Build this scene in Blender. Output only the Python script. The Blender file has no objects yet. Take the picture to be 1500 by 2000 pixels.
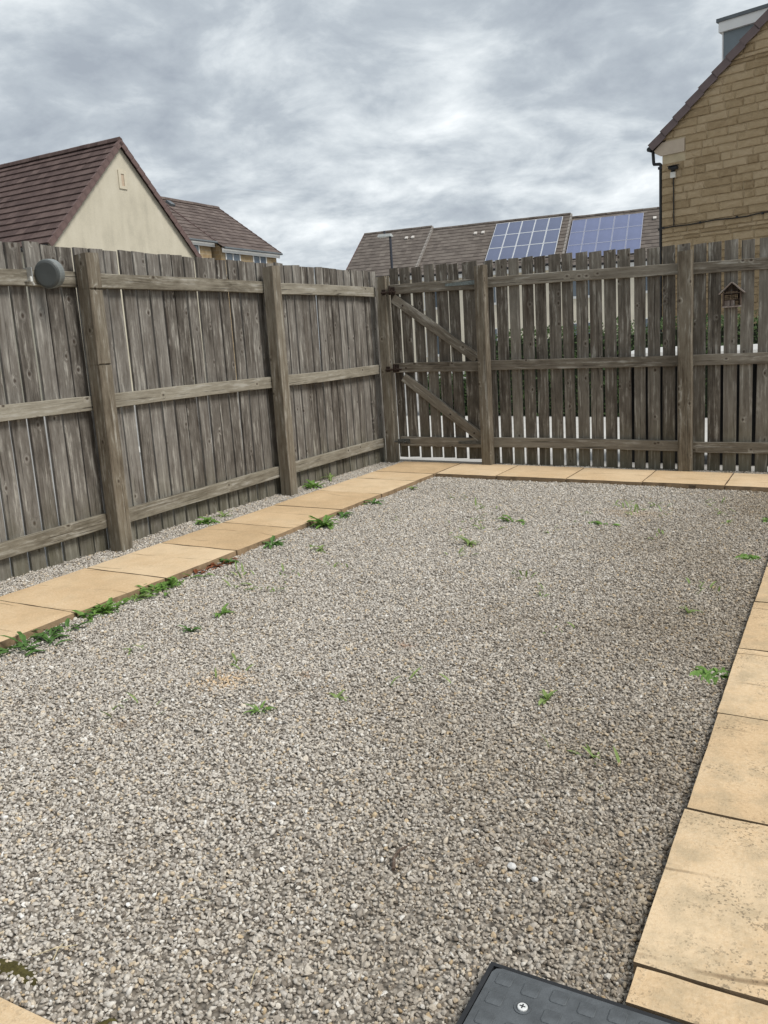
import bpy, bmesh, math, random
from mathutils import Vector, Matrix, noise as mnoise

R = random.Random(7)
sc = bpy.context.scene
COL = sc.collection
rad = math.radians

# ------------------------------------------------------------------ camera
CAMZ = 1.0709
cam_d = bpy.data.cameras.new('camera')
cam = bpy.data.objects.new('camera', cam_d)
COL.objects.link(cam)
cam_d.sensor_fit = 'VERTICAL'
cam_d.sensor_height = 24.0
cam_d.lens = 24.0 * 1670.9 / 2000.0
cam_d.clip_start = 0.05
cam_d.clip_end = 2000
_r = Vector((0.880338, 0.470316, -0.061706))
_u = Vector((-0.034929, 0.194007, 0.980378))
_f = Vector((-0.473059, 0.860909, -0.187219))
cam.matrix_world = Matrix(((_r.x, _u.x, -_f.x, 0), (_r.y, _u.y, -_f.y, 0), (_r.z, _u.z, -_f.z, CAMZ), (0, 0, 0, 1)))
sc.camera = cam

# ------------------------------------------------------------------ light and sky
SUN_EL, SUN_AZ = 54.0, 92.0          # azimuth clockwise from +Y
SKY_STRENGTH = 0.1
CLOUD_GAIN = 6.6
w = bpy.data.worlds.new("World")
sc.world = w
w.use_nodes = True
nt = w.node_tree
nt.nodes.clear()


def N(tree, kind, **kw):
    n = tree.nodes.new(kind)
    for k, v in kw.items():
        if k == 'ins':
            for kk, vv in v.items():
                n.inputs[kk].default_value = vv
        else:
            setattr(n, k, v)
    return n


def L(tree, a, b):
    tree.links.new(a, b)


def math_n(tree, op, a, b=None, c=None, clamp=False):
    n = tree.nodes.new('ShaderNodeMath')
    n.operation = op
    n.use_clamp = clamp
    for i, v in enumerate((a, b, c)):
        if v is None:
            continue
        if isinstance(v, (int, float)):
            n.inputs[i].default_value = v
        else:
            L(tree, v, n.inputs[i])
    return n.outputs[0]


def ramp(tree, fac, stops, interp='LINEAR'):
    n = tree.nodes.new('ShaderNodeValToRGB')
    cr = n.color_ramp
    cr.interpolation = interp
    while len(cr.elements) < len(stops):
        cr.elements.new(0.5)
    for e, (pos, c) in zip(cr.elements, stops):
        e.position = pos
        if isinstance(c, (int, float)):
            c = (c, c, c)
        e.color = (c[0], c[1], c[2], 1)
    L(tree, fac, n.inputs[0])
    return n.outputs[0]


def mixc(tree, fac, a, b, mode='MIX'):
    n = tree.nodes.new('ShaderNodeMix')
    n.data_type = 'RGBA'
    n.blend_type = mode
    for sock, v in ((n.inputs[0], fac), (n.inputs[6], a), (n.inputs[7], b)):
        if isinstance(v, (int, float)):
            sock.default_value = v if sock.type == 'VALUE' else (v, v, v, 1)
        elif isinstance(v, tuple):
            sock.default_value = (v[0], v[1], v[2], 1)
        else:
            L(tree, v, sock)
    return n.outputs[2]


def noise_n(tree, vec, scale, detail=4, rough=0.55, dist=0.0, lac=2.0):
    n = tree.nodes.new('ShaderNodeTexNoise')
    n.inputs['Scale'].default_value = scale
    n.inputs['Detail'].default_value = detail
    n.inputs['Roughness'].default_value = rough
    n.inputs['Distortion'].default_value = dist
    n.inputs['Lacunarity'].default_value = lac
    L(tree, vec, n.inputs['Vector'])
    return n.outputs[0]


def mapping(tree, vec, scale=(1, 1, 1), loc=(0, 0, 0), rot=(0, 0, 0)):
    n = tree.nodes.new('ShaderNodeMapping')
    n.inputs['Scale'].default_value = scale
    n.inputs['Location'].default_value = loc
    n.inputs['Rotation'].default_value = rot
    L(tree, vec, n.inputs['Vector'])
    return n.outputs[0]


# overcast: Nishita sky above a broken cloud deck laid out on a plane overhead
sky = N(nt, 'ShaderNodeTexSky', sky_type='NISHITA', sun_disc=False)
sky.sun_elevation = rad(SUN_EL)
sky.sun_rotation = rad(SUN_AZ)
tc = N(nt, 'ShaderNodeTexCoord')
sep = N(nt, 'ShaderNodeSeparateXYZ')
L(nt, tc.outputs['Generated'], sep.inputs[0])
zz = math_n(nt, 'MAXIMUM', sep.outputs[2], 0.0)
den = math_n(nt, 'ADD', zz, 0.27)
px = math_n(nt, 'DIVIDE', sep.outputs[0], den)
py = math_n(nt, 'DIVIDE', sep.outputs[1], den)
cmb = N(nt, 'ShaderNodeCombineXYZ')
L(nt, px, cmb.inputs[0])
L(nt, py, cmb.inputs[1])
P = mapping(nt, cmb.outputs[0], rot=(0, 0, rad(-20)), loc=(3.1, 1.7, 0))
big = noise_n(nt, P, 1.9, 3, 0.5, 0.25)
mid = noise_n(nt, P, 4.2, 10, 0.61, 0.3)
fine = noise_n(nt, P, 15.0, 5, 0.55, 0.2)
v = math_n(nt, 'MULTIPLY', big, 0.50)
v = math_n(nt, 'MULTIPLY_ADD', mid, 0.58, v)
v = math_n(nt, 'SUBTRACT', v, 0.05)
v = math_n(nt, 'MULTIPLY_ADD', fine, 0.12, v)
# thinner deck towards the horizon lets more light through
hz = math_n(nt, 'SUBTRACT', 0.33, zz)
hz = math_n(nt, 'MAXIMUM', hz, 0.0)
v = math_n(nt, 'MULTIPLY_ADD', hz, 0.34, v)
v = math_n(nt, 'SUBTRACT', v, 0.055)
cl = ramp(nt, v, [(0.38, (0.28, 0.315, 0.36)), (0.49, (0.365, 0.405, 0.445)), (0.58, (0.50, 0.54, 0.57)),
                  (0.68, (0.66, 0.695, 0.715)), (0.79, (0.92, 0.94, 0.95))])
cl = mixc(nt, 1.0, cl, (CLOUD_GAIN, CLOUD_GAIN, CLOUD_GAIN), 'MULTIPLY')
hole = noise_n(nt, mapping(nt, P, loc=(5.3, 2.2, 0)), 1.4, 5, 0.5)
hole = ramp(nt, hole, [(0.70, 0.0), (0.78, 0.7)])
colr = mixc(nt, hole, cl, sky.outputs[0])
bg = N(nt, 'ShaderNodeBackground')
bg.inputs[1].default_value = SKY_STRENGTH
L(nt, colr, bg.inputs[0])
wo = N(nt, 'ShaderNodeOutputWorld')
L(nt, bg.outputs[0], wo.inputs[0])

sun_d = bpy.data.lights.new('sun', 'SUN')
sun_d.energy = 1.5
sun_d.angle = rad(20)
sun_d.color = (1.0, 0.965, 0.91)
sun = bpy.data.objects.new('sun', sun_d)
COL.objects.link(sun)
_sd = Vector((math.sin(rad(SUN_AZ)) * math.cos(rad(SUN_EL)), math.cos(rad(SUN_AZ)) * math.cos(rad(SUN_EL)), math.sin(rad(SUN_EL))))
sun.rotation_euler = _sd.to_track_quat('Z', 'Y').to_euler()
sun.location = _sd * 60

sc.view_settings.view_transform = 'Standard'
sc.view_settings.look = 'None'
sc.view_settings.gamma = 1.0
sc.view_settings.use_curve_mapping = False
sc.view_settings.exposure = 1.1
sc.render.engine = 'CYCLES'
sc.cycles.max_bounces = 6
sc.cycles.use_denoising = True

# ------------------------------------------------------------------ helpers


def tag(o, label=None, cat=None, group=None, kind=None):
    if label:
        o['label'] = label
    if cat:
        o['category'] = cat
    if group:
        o['group'] = group
    if kind:
        o['kind'] = kind
    return o


def empty(name, loc=(0, 0, 0), rz=0.0):
    o = bpy.data.objects.new(name, None)
    o.empty_display_size = 0.1
    o.location = loc
    o.rotation_euler = (0, 0, rz)
    COL.objects.link(o)
    return o


def link(name, me, parent=None, loc=(0, 0, 0), rot=(0, 0, 0), scale=(1, 1, 1)):
    o = bpy.data.objects.new(name, me)
    o.location = loc
    o.rotation_euler = rot
    o.scale = scale
    if parent is not None:
        o.parent = parent
    COL.objects.link(o)
    return o


class MB:
    """collects shapes into one mesh"""

    def __init__(self):
        self.v = []
        self.f = []
        self.m = []

    def add(self, vs, fs, mi=0):
        b = len(self.v)
        self.v += [tuple(x) for x in vs]
        self.f += [tuple(b + i for i in f) for f in fs]
        self.m += [mi] * len(fs)
        return self

    def box(self, x0, x1, y0, y1, z0, z1, mi=0):
        vs = [(x0, y0, z0), (x1, y0, z0), (x1, y1, z0), (x0, y1, z0), (x0, y0, z1), (x1, y0, z1), (x1, y1, z1), (x0, y1, z1)]
        fs = [(0, 3, 2, 1), (4, 5, 6, 7), (0, 1, 5, 4), (1, 2, 6, 5), (2, 3, 7, 6), (3, 0, 4, 7)]
        return self.add(vs, fs, mi)

    def hexa(self, vs, mi=0):
        fs = [(0, 3, 2, 1), (4, 5, 6, 7), (0, 1, 5, 4), (1, 2, 6, 5), (2, 3, 7, 6), (3, 0, 4, 7)]
        return self.add(vs, fs, mi)

    def prism(self, poly, h0, h1, axis='y', mi=0):
        """poly: 2-D points (x,z) for axis y, (x,y) for z, (y,z) for x"""
        def p3(a, b, h):
            return {'y': (a, h, b), 'z': (a, b, h), 'x': (h, a, b)}[axis]
        n = len(poly)
        vs = [p3(a, b, h0) for a, b in poly] + [p3(a, b, h1) for a, b in poly]
        fs = [tuple(range(n)), tuple(range(2 * n - 1, n - 1, -1))] + [(i, i + n, (i + 1) % n + n, (i + 1) % n) for i in range(n)]
        return self.add(vs, fs, mi)

    def tube(self, pts, r, seg=8, mi=0, caps=True):
        pts = [Vector(p) for p in pts]
        rs = r if isinstance(r, (list, tuple)) else [r] * len(pts)
        vs, fs = [], []
        t0 = (pts[1] - pts[0]).normalized()
        a = t0.orthogonal().normalized()
        for i, p in enumerate(pts):
            if i == 0:
                t = t0
            elif i == len(pts) - 1:
                t = (pts[i] - pts[i - 1]).normalized()
            else:
                t = ((pts[i] - pts[i - 1]).normalized() + (pts[i + 1] - pts[i]).normalized()).normalized()
            a = (a - t * a.dot(t)).normalized()
            b = t.cross(a)
            for k in range(seg):
                an = 2 * math.pi * k / seg
                vs.append(p + a * math.cos(an) * rs[i] + b * math.sin(an) * rs[i])
        for i in range(len(pts) - 1):
            for k in range(seg):
                k2 = (k + 1) % seg
                fs.append((i * seg + k, i * seg + k2, (i + 1) * seg + k2, (i + 1) * seg + k))
        if caps:
            fs.append(tuple(range(seg - 1, -1, -1)))
            n = (len(pts) - 1) * seg
            fs.append(tuple(range(n, n + seg)))
        return self.add(vs, fs, mi)

    def lathe(self, prof, seg=24, mi=0, mat=Matrix.Identity(4)):
        vs, fs = [], []
        for (r, z) in prof:
            for k in range(seg):
                a = 2 * math.pi * k / seg
                vs.append(mat @ Vector((r * math.cos(a), r * math.sin(a), z)))
        for i in range(len(prof) - 1):
            for k in range(seg):
                k2 = (k + 1) % seg
                fs.append((i * seg + k, i * seg + k2, (i + 1) * seg + k2, (i + 1) * seg + k))
        fs.append(tuple(range(seg - 1, -1, -1)))
        n = (len(prof) - 1) * seg
        fs.append(tuple(range(n, n + seg)))
        return self.add(vs, fs, mi)

    def mesh(self, name, mats, fix=True, smooth=False):
        me = bpy.data.meshes.new(name)
        me.from_pydata(self.v, [], self.f)
        if not isinstance(mats, (list, tuple)):
            mats = [mats]
        for m in mats:
            me.materials.append(m)
        if len(mats) > 1:
            me.polygons.foreach_set('material_index', self.m)
        if fix:
            bm = bmesh.new()
            bm.from_mesh(me)
            bmesh.ops.recalc_face_normals(bm, faces=bm.faces)
            bm.to_mesh(me)
            bm.free()
        if smooth:
            me.polygons.foreach_set('use_smooth', [True] * len(me.polygons))
        me.update()
        return me

    def build(self, name, mats, parent=None, loc=(0, 0, 0), rot=(0, 0, 0), **kw):
        return link(name, self.mesh(name, mats, **kw), parent, loc, rot)


def bevel_mesh(me, w_, seg=1):
    bm = bmesh.new()
    bm.from_mesh(me)
    bmesh.ops.bevel(bm, geom=list(bm.edges), offset=w_, segments=seg, affect='EDGES', clamp_overlap=True)
    bm.to_mesh(me)
    bm.free()
    return me


# ------------------------------------------------------------------ the lie of the land (fitted: the garden falls gently to the right)
AX, BY, ANG = 3.99, 7.4394, 0.02518
SLX, SLY = -0.02539, 0.0076


def gz(x, y):
    return SLX * (x + AX) + SLY * (y - BY)


def yf(x):                       # front plane of the far fence's rails
    return BY + ANG * x


# ------------------------------------------------------------------ materials
def new_mat(name):
    m = bpy.data.materials.new(name)
    m.use_nodes = True
    t = m.node_tree
    t.nodes.clear()
    out = N(t, 'ShaderNodeOutputMaterial')
    b = N(t, 'ShaderNodeBsdfPrincipled')
    L(t, b.outputs[0], out.inputs[0])
    b.inputs['Specular IOR Level'].default_value = 0.3
    return m, t, b


def bump(t, b, h, strength=0.4, dist=0.01):
    n = N(t, 'ShaderNodeBump')
    n.inputs['Strength'].default_value = strength
    n.inputs['Distance'].default_value = dist
    L(t, h, n.inputs['Height'])
    L(t, n.outputs[0], b.inputs['Normal'])


def plain(name, col, rough=0.6, metal=0.0, var=0.12, scale=8.0, bmp=0.0):
    m, t, b = new_mat(name)
    tc = N(t, 'ShaderNodeTexCoord')
    n = noise_n(t, tc.outputs['Object'], scale, 6, 0.6)
    lo = tuple(c * (1 - var) for c in col)
    hi = tuple(min(1, c * (1 + var)) for c in col)
    c = ramp(t, n, [(0.3, lo), (0.7, hi)])
    L(t, c, b.inputs['Base Color'])
    b.inputs['Roughness'].default_value = rough
    b.inputs['Metallic'].default_value = metal
    if bmp:
        bump(t, b, noise_n(t, tc.outputs['Object'], scale * 12, 5, 0.7), bmp, 0.004)
    return m


def rand_vec(t, k=40.0):
    oi = N(t, 'ShaderNodeObjectInfo')
    wn = N(t, 'ShaderNodeTexWhiteNoise', noise_dimensions='1D')
    L(t, oi.outputs['Random'], wn.inputs['W'])
    vm = N(t, 'ShaderNodeVectorMath', operation='SCALE')
    L(t, wn.outputs['Color'], vm.inputs[0])
    vm.inputs['Scale'].default_value = k
    return oi, vm.outputs[0]


def wood(name, dark, midc, light, green=0.5, stain=0.5, tonevar=0.22):
    """weathered softwood, the grain along the board's local Z"""
    m, t, b = new_mat(name)
    tc = N(t, 'ShaderNodeTexCoord')
    oi, off = rand_vec(t)
    add = N(t, 'ShaderNodeVectorMath', operation='ADD')
    L(t, tc.outputs['Object'], add.inputs[0])
    L(t, off, add.inputs[1])
    V = add.outputs[0]
    # knots push the grain aside
    kn = N(t, 'ShaderNodeTexVoronoi', feature='F1', voronoi_dimensions='2D')
    kn.inputs['Scale'].default_value = 11.0
    ks = N(t, 'ShaderNodeSeparateXYZ')
    L(t, V, ks.inputs[0])
    kc = N(t, 'ShaderNodeCombineXYZ')
    L(t, math_n(t, 'ADD', ks.outputs[0], ks.outputs[1]), kc.inputs[0])
    L(t, math_n(t, 'MULTIPLY', ks.outputs[2], 0.72), kc.inputs[1])
    L(t, kc.outputs[0], kn.inputs['Vector'])
    kcol = N(t, 'ShaderNodeSeparateColor')
    L(t, kn.outputs['Color'], kcol.inputs[0])
    kd = math_n(t, 'ADD', kn.outputs['Distance'], math_n(t, 'MULTIPLY', math_n(t, 'GREATER_THAN', kcol.outputs[0], 0.17), 1.0))
    push = ramp(t, kd, [(0.0, 1.0), (0.36, 0.0)], 'EASE')
    warp = N(t, 'ShaderNodeTexNoise')
    warp.inputs['Scale'].default_value = 2.2
    L(t, V, warp.inputs['Vector'])
    wv = N(t, 'ShaderNodeVectorMath', operation='SCALE')
    L(t, warp.outputs['Color'], wv.inputs[0])
    L(t, math_n(t, 'MULTIPLY_ADD', push, 0.05, 0.022), wv.inputs['Scale'])
    a2 = N(t, 'ShaderNodeVectorMath', operation='ADD')
    L(t, V, a2.inputs[0])
    L(t, wv.outputs[0], a2.inputs[1])
    G = a2.outputs[0]
    streak = noise_n(t, mapping(t, G, scale=(48, 48, 2.6)), 1.0, 6, 0.62)
    fineg = noise_n(t, mapping(t, G, scale=(260, 260, 5.0)), 1.0, 3, 0.6)
    patch = noise_n(t, mapping(t, V, scale=(7, 7, 1.7)), 1.0, 4, 0.6)
    mott = noise_n(t, mapping(t, V, scale=(26, 26, 7)), 1.0, 7, 0.70)
    f = math_n(t, 'MULTIPLY', streak, 0.55)
    f = math_n(t, 'MULTIPLY_ADD', fineg, 0.20, f)
    f = math_n(t, 'MULTIPLY_ADD', patch, 0.42, f)
    f = math_n(t, 'MULTIPLY_ADD', mott, 0.58, f)
    f = math_n(t, 'MULTIPLY_ADD', oi.outputs['Random'], tonevar, f)
    f = math_n(t, 'SUBTRACT', f, 0.37 + tonevar * 0.5)
    c = ramp(t, f, [(0.28, dark), (0.46, midc), (0.60, tuple((x + y) * .5 for x, y in zip(midc, light))), (0.74, light)])
    # silvered flecks
    fl = ramp(t, math_n(t, 'MULTIPLY', streak, math_n(t, 'ADD', mott, 0.5)), [(0.56, 0.0), (0.70, 0.75)])
    c = mixc(t, fl, c, (0.40, 0.38, 0.335))
    # dark tannin stains
    stn = noise_n(t, mapping(t, G, scale=(26, 26, 0.9), loc=(3, 9, 4)), 1.0, 4, 0.55)
    stm = ramp(t, stn, [(0.57, 0.0), (0.72, stain)])
    c = mixc(t, stm, c, (0.052, 0.034, 0.024))
    # drying checks: thin dark lines with the grain
    ck = noise_n(t, mapping(t, G, scale=(120, 120, 1.1), loc=(1, 5, 2)), 1.0, 2, 0.5)
    ckm = ramp(t, ck, [(0.65, 0.0), (0.70, 0.75)])
    c = mixc(t, ckm, c, (0.03, 0.024, 0.02))
    # knots
    ring = ramp(t, kd, [(0.09, 0.0), (0.14, 0.22), (0.26, 0.0)])
    c = mixc(t, ring, c, tuple(min(1, x * 1.25) for x in light))
    km = ramp(t, kd, [(0.025, 0.9), (0.065, 0.6), (0.115, 0.0)])
    c = mixc(t, km, c, (0.05, 0.035, 0.026))
    # algae near the ground and in patches
    geo = N(t, 'ShaderNodeNewGeometry')
    sp = N(t, 'ShaderNodeSeparateXYZ')
    L(t, geo.outputs['Position'], sp.inputs[0])
    gm = math_n(t, 'MULTIPLY_ADD', patch, 0.9, math_n(t, 'MULTIPLY', sp.outputs[2], -1.0))
    gm = ramp(t, gm, [(0.12, 0.0), (0.55, green)])
    c = mixc(t, gm, c, (0.125, 0.118, 0.070))
    L(t, c, b.inputs['Base Color'])
    b.inputs['Roughness'].default_value = 0.85
    b.inputs['Specular IOR Level'].default_value = 0.2
    h = math_n(t, 'MULTIPLY_ADD', ckm, -0.9, math_n(t, 'MULTIPLY_ADD', fineg, 0.35, math_n(t, 'MULTIPLY', streak, 0.8)))
    bump(t, b, h, 0.55, 0.006)
    return m


M = {}
M['wood'] = wood('weathered_wood', (0.060, 0.051, 0.042), (0.146, 0.131, 0.113), (0.29, 0.272, 0.244))
M['wood_brown'] = wood('brown_weathered_wood', (0.064, 0.054, 0.043), (0.142, 0.124, 0.101), (0.25, 0.229, 0.193), stain=0.6)
M['rail'] = wood('weathered_rail_wood', (0.095, 0.080, 0.058), (0.215, 0.191, 0.148), (0.35, 0.322, 0.262), green=0.1, stain=0.25, tonevar=0.2)
M['rail_brown'] = wood('brown_rail_wood', (0.09, 0.074, 0.056), (0.18, 0.156, 0.122), (0.28, 0.252, 0.205), green=0.1, stain=0.25, tonevar=0.2)
M['post'] = wood('weathered_post_wood', (0.078, 0.060, 0.042), (0.170, 0.143, 0.106), (0.29, 0.262, 0.21), green=0.15, stain=0.2, tonevar=0.1)
M['oldwood'] = wood('dark_old_wood', (0.06, 0.043, 0.033), (0.115, 0.082, 0.062), (0.19, 0.15, 0.12), green=0)
M['hotel_roof'] = wood('pale_roof_board', (0.12, 0.09, 0.075), (0.22, 0.175, 0.15), (0.32, 0.27, 0.24), green=0)
M['rust'] = plain('rusty_iron', (0.050, 0.034, 0.027), 0.75, 0.4, 0.4, 60)
M['galv'] = plain('galvanised_steel', (0.20, 0.225, 0.215), 0.55, 0.55, 0.35, 40)
M['galv_dark'] = plain('dull_galvanised_steel', (0.115, 0.115, 0.105), 0.6, 0.4, 0.4, 40)


def slab_mat(name, dirt):
    m, t, b = new_mat(name)
    tc = N(t, 'ShaderNodeTexCoord')
    oi, off = rand_vec(t)
    add = N(t, 'ShaderNodeVectorMath', operation='ADD')
    L(t, tc.outputs['Object'], add.inputs[0])
    L(t, off, add.inputs[1])
    V = add.outputs[0]
    a = noise_n(t, V, 3.2, 6, 0.6)
    g = noise_n(t, V, 95, 4, 0.7)
    big = noise_n(t, V, 9.0, 5, 0.65)
    f = math_n(t, 'MULTIPLY_ADD', g, 0.55, math_n(t, 'MULTIPLY', a, 0.55))
    f = math_n(t, 'MULTIPLY_ADD', oi.outputs['Random'], 0.24, f)
    f = math_n(t, 'SUBTRACT', f, 0.07)
    c = ramp(t, f, [(0.36, (0.46, 0.322, 0.182)), (0.56, (0.585, 0.42, 0.248)), (0.76, (0.665, 0.51, 0.33))])
    # grey grime worn in patches
    gr = ramp(t, big, [(0.45, 0.0), (0.66, 0.7 * dirt)])
    c = mixc(t, gr, c, (0.33, 0.27, 0.175))
    # lichen and pit specks
    vo = N(t, 'ShaderNodeTexVoronoi', feature='F1')
    vo.inputs['Scale'].default_value = 75
    vo.inputs['Randomness'].default_value = 1
    L(t, V, vo.inputs['Vector'])
    where = ramp(t, noise_n(t, V, 5.5, 4, 0.6), [(0.44, 0.0), (0.62, 1.0)])
    sp = ramp(t, vo.outputs['Distance'], [(0.12, 1.0), (0.26, 0.0)])
    sp2 = ramp(t, noise_n(t, V, 90, 4, 0.65), [(0.56, 0.0), (0.64, 0.85)])
    spm = math_n(t, 'MULTIPLY', math_n(t, 'MAXIMUM', sp, sp2), where)
    spm = math_n(t, 'MULTIPLY', spm, 0.85 * dirt)
    c = mixc(t, spm, c, (0.10, 0.075, 0.05))
    # riven ripples: thin wandering cracks across the slab
    wv = N(t, 'ShaderNodeTexWave', wave_type='BANDS', bands_direction='Y', wave_profile='SIN')
    wv.inputs['Scale'].default_value = 1.05
    wv.inputs['Distortion'].default_value = 3.2
    wv.inputs['Detail'].default_value = 3
    wv.inputs['Detail Scale'].default_value = 1.1
    L(t, V, wv.inputs['Vector'])
    cr = ramp(t, wv.outputs['Fac'], [(0.0, 1.0), (0.004, 0.0)])
    crw = ramp(t, noise_n(t, V, 4.0, 3, 0.5), [(0.48, 0.0), (0.62, 0.7)])
    crm = math_n(t, 'MULTIPLY', cr, crw)
    c = mixc(t, crm, c, (0.17, 0.11, 0.06))
    L(t, c, b.inputs['Base Color'])
    b.inputs['Roughness'].default_value = 0.9
    h = math_n(t, 'MULTIPLY_ADD', crm, -1.2, math_n(t, 'MULTIPLY_ADD', g, 0.6, math_n(t, 'MULTIPLY', big, 0.9)))
    h = math_n(t, 'MULTIPLY_ADD', spm, -0.6, h)
    bump(t, b, h, 0.6, 0.006)
    return m


M['slab'] = slab_mat('buff_riven_paving', 0.25)
M['slab_worn'] = slab_mat('worn_buff_riven_paving', 0.72)
M['slab_edge'] = plain('soil_stained_slab_edge', (0.25, 0.175, 0.105), 0.95, 0, 0.45, 12, 0.4)
M['mortar'] = plain('slab_bedding', (0.12, 0.085, 0.055), 0.95, 0, 0.4, 14, 0.4)


def gravel_bed_mat():
    m, t, b = new_mat('gravel_fines')
    tc = N(t, 'ShaderNodeTexCoord')
    vo = N(t, 'ShaderNodeTexVoronoi', feature='F1')
    vo.inputs['Scale'].default_value = 75
    L(t, tc.outputs['Object'], vo.inputs['Vector'])
    c1 = ramp(t, vo.outputs['Color'], [(0.1, (0.16, 0.137, 0.108)), (0.6, (0.31, 0.275, 0.228)), (0.95, (0.44, 0.40, 0.34))])
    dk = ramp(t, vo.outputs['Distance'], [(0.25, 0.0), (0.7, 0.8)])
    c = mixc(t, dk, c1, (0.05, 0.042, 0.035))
    L(t, c, b.inputs['Base Color'])
    b.inputs['Roughness'].default_value = 0.95
    bump(t, b, vo.outputs['Distance'], -0.8, 0.008)
    return m


def stone_mat():
    """loose chippings: every stone its own tone; browner and darker towards the right, in loose patches"""
    m, t, b = new_mat('gravel_stone')
    oi = N(t, 'ShaderNodeObjectInfo')
    wn = N(t, 'ShaderNodeTexWhiteNoise', noise_dimensions='1D')
    L(t, oi.outputs['Random'], wn.inputs['W'])
    c = ramp(t, oi.outputs['Random'], [(0.0, (0.20, 0.17, 0.138)), (0.12, (0.33, 0.293, 0.25)), (0.30, (0.445, 0.408, 0.36)),
                                       (0.58, (0.525, 0.486, 0.432)), (0.84, (0.62, 0.57, 0.495)), (0.925, (0.53, 0.41, 0.26)),
                                       (0.965, (0.68, 0.645, 0.585)), (1.0, (0.75, 0.73, 0.69))])
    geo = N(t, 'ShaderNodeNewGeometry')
    # stones turn browner and darker towards the right-hand path and in loose patches
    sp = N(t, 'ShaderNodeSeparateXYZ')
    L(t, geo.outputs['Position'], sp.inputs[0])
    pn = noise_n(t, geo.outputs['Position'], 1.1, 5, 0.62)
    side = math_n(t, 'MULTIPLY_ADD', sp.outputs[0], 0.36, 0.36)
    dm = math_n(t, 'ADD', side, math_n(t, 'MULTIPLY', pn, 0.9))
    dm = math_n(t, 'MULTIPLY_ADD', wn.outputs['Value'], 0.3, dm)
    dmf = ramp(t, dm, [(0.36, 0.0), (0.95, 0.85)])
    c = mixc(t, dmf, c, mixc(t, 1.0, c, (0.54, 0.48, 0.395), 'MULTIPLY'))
    # places where sandy or rusty subsoil has worked up between the stones
    for (cx_, cy_, rx_, ry_, col_, amt_) in ((-2.04, 2.37, .17, .15, (0.66, 0.47, 0.27), .75), (-1.78, 2.53, .07, .06, (0.36, 0.24, 0.15), .7),
                                             (-1.57, 2.96, .07, .06, (0.42, 0.25, 0.16), .6), (-1.25, 5.72, .35, .2, (0.50, 0.36, 0.22), .5),
                                             (-.62, 1.86, .05, .05, (0.16, 0.11, 0.07), .8), (-.75, 1.72, .05, .03, (0.12, 0.08, 0.05), .8), (-2.12, 1.95, .08, .06, (0.26, 0.19, 0.13), .7)):
        pm = mapping(t, geo.outputs['Position'], scale=(1 / rx_, 1 / ry_, 0), loc=(-cx_ / rx_, -cy_ / ry_, 0))
        ln_ = N(t, 'ShaderNodeVectorMath', operation='LENGTH')
        L(t, pm, ln_.inputs[0])
        q = math_n(t, 'MULTIPLY_ADD', wn.outputs['Value'], 0.9, ln_.outputs['Value'])
        c = mixc(t, ramp(t, q, [(0.55, amt_), (1.45, 0.0)]), c, col_)
    tc = N(t, 'ShaderNodeTexCoord')
    nz = noise_n(t, tc.outputs['Object'], 220, 4, 0.6)
    c = mixc(t, 1.0, c, ramp(t, nz, [(0.25, 0.72), (0.75, 1.22)]), 'MULTIPLY')
    L(t, c, b.inputs['Base Color'])
    b.inputs['Roughness'].default_value = 0.8
    b.inputs['Specular IOR Level'].default_value = 0.25
    return m


M['bed'] = gravel_bed_mat()
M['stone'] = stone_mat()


def leaf_mat(name, a, b_, back=0.35):
    m, t, b = new_mat(name)
    tc = N(t, 'ShaderNodeTexCoord')
    oi, off = rand_vec(t)
    add = N(t, 'ShaderNodeVectorMath', operation='ADD')
    L(t, tc.outputs['Object'], add.inputs[0])
    L(t, off, add.inputs[1])
    n = noise_n(t, add.outputs[0], 45, 4, 0.6)
    c = ramp(t, n, [(0.28, a), (0.72, b_)])
    L(t, c, b.inputs['Base Color'])
    b.inputs['Roughness'].default_value = 0.55
    tr = N(t, 'ShaderNodeBsdfTranslucent')
    L(t, c, tr.inputs[0])
    mx = N(t, 'ShaderNodeMixShader')
    mx.inputs[0].default_value = back
    L(t, b.outputs[0], mx.inputs[1])
    L(t, tr.outputs[0], mx.inputs[2])
    out = [x for x in t.nodes if x.type == 'OUTPUT_MATERIAL'][0]
    L(t, mx.outputs[0], out.inputs[0])
    return m


M['leaf'] = leaf_mat('weed_leaf', (0.10, 0.205, 0.04), (0.25, 0.41, 0.10))
M['leaf_dark'] = leaf_mat('dark_weed_leaf', (0.06, 0.14, 0.035), (0.155, 0.285, 0.075))
M['leaf_pale'] = leaf_mat('pale_weed_leaf', (0.18, 0.27, 0.075), (0.34, 0.44, 0.16))
M['leaf_dead'] = leaf_mat('dead_leaf', (0.11, 0.035, 0.015), (0.26, 0.09, 0.035), 0.15)
M['hedge'] = leaf_mat('hedge_leaf', (0.035, 0.065, 0.022), (0.10, 0.155, 0.045), 0.2)
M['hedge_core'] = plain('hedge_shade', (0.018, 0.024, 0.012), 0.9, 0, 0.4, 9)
M['moss'] = plain('moss', (0.085, 0.072, 0.022), 0.95, 0, 0.5, 90, 0.6)
M['straw'] = plain('dry_straw', (0.45, 0.38, 0.24), 0.8, 0, 0.2, 50)


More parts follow.
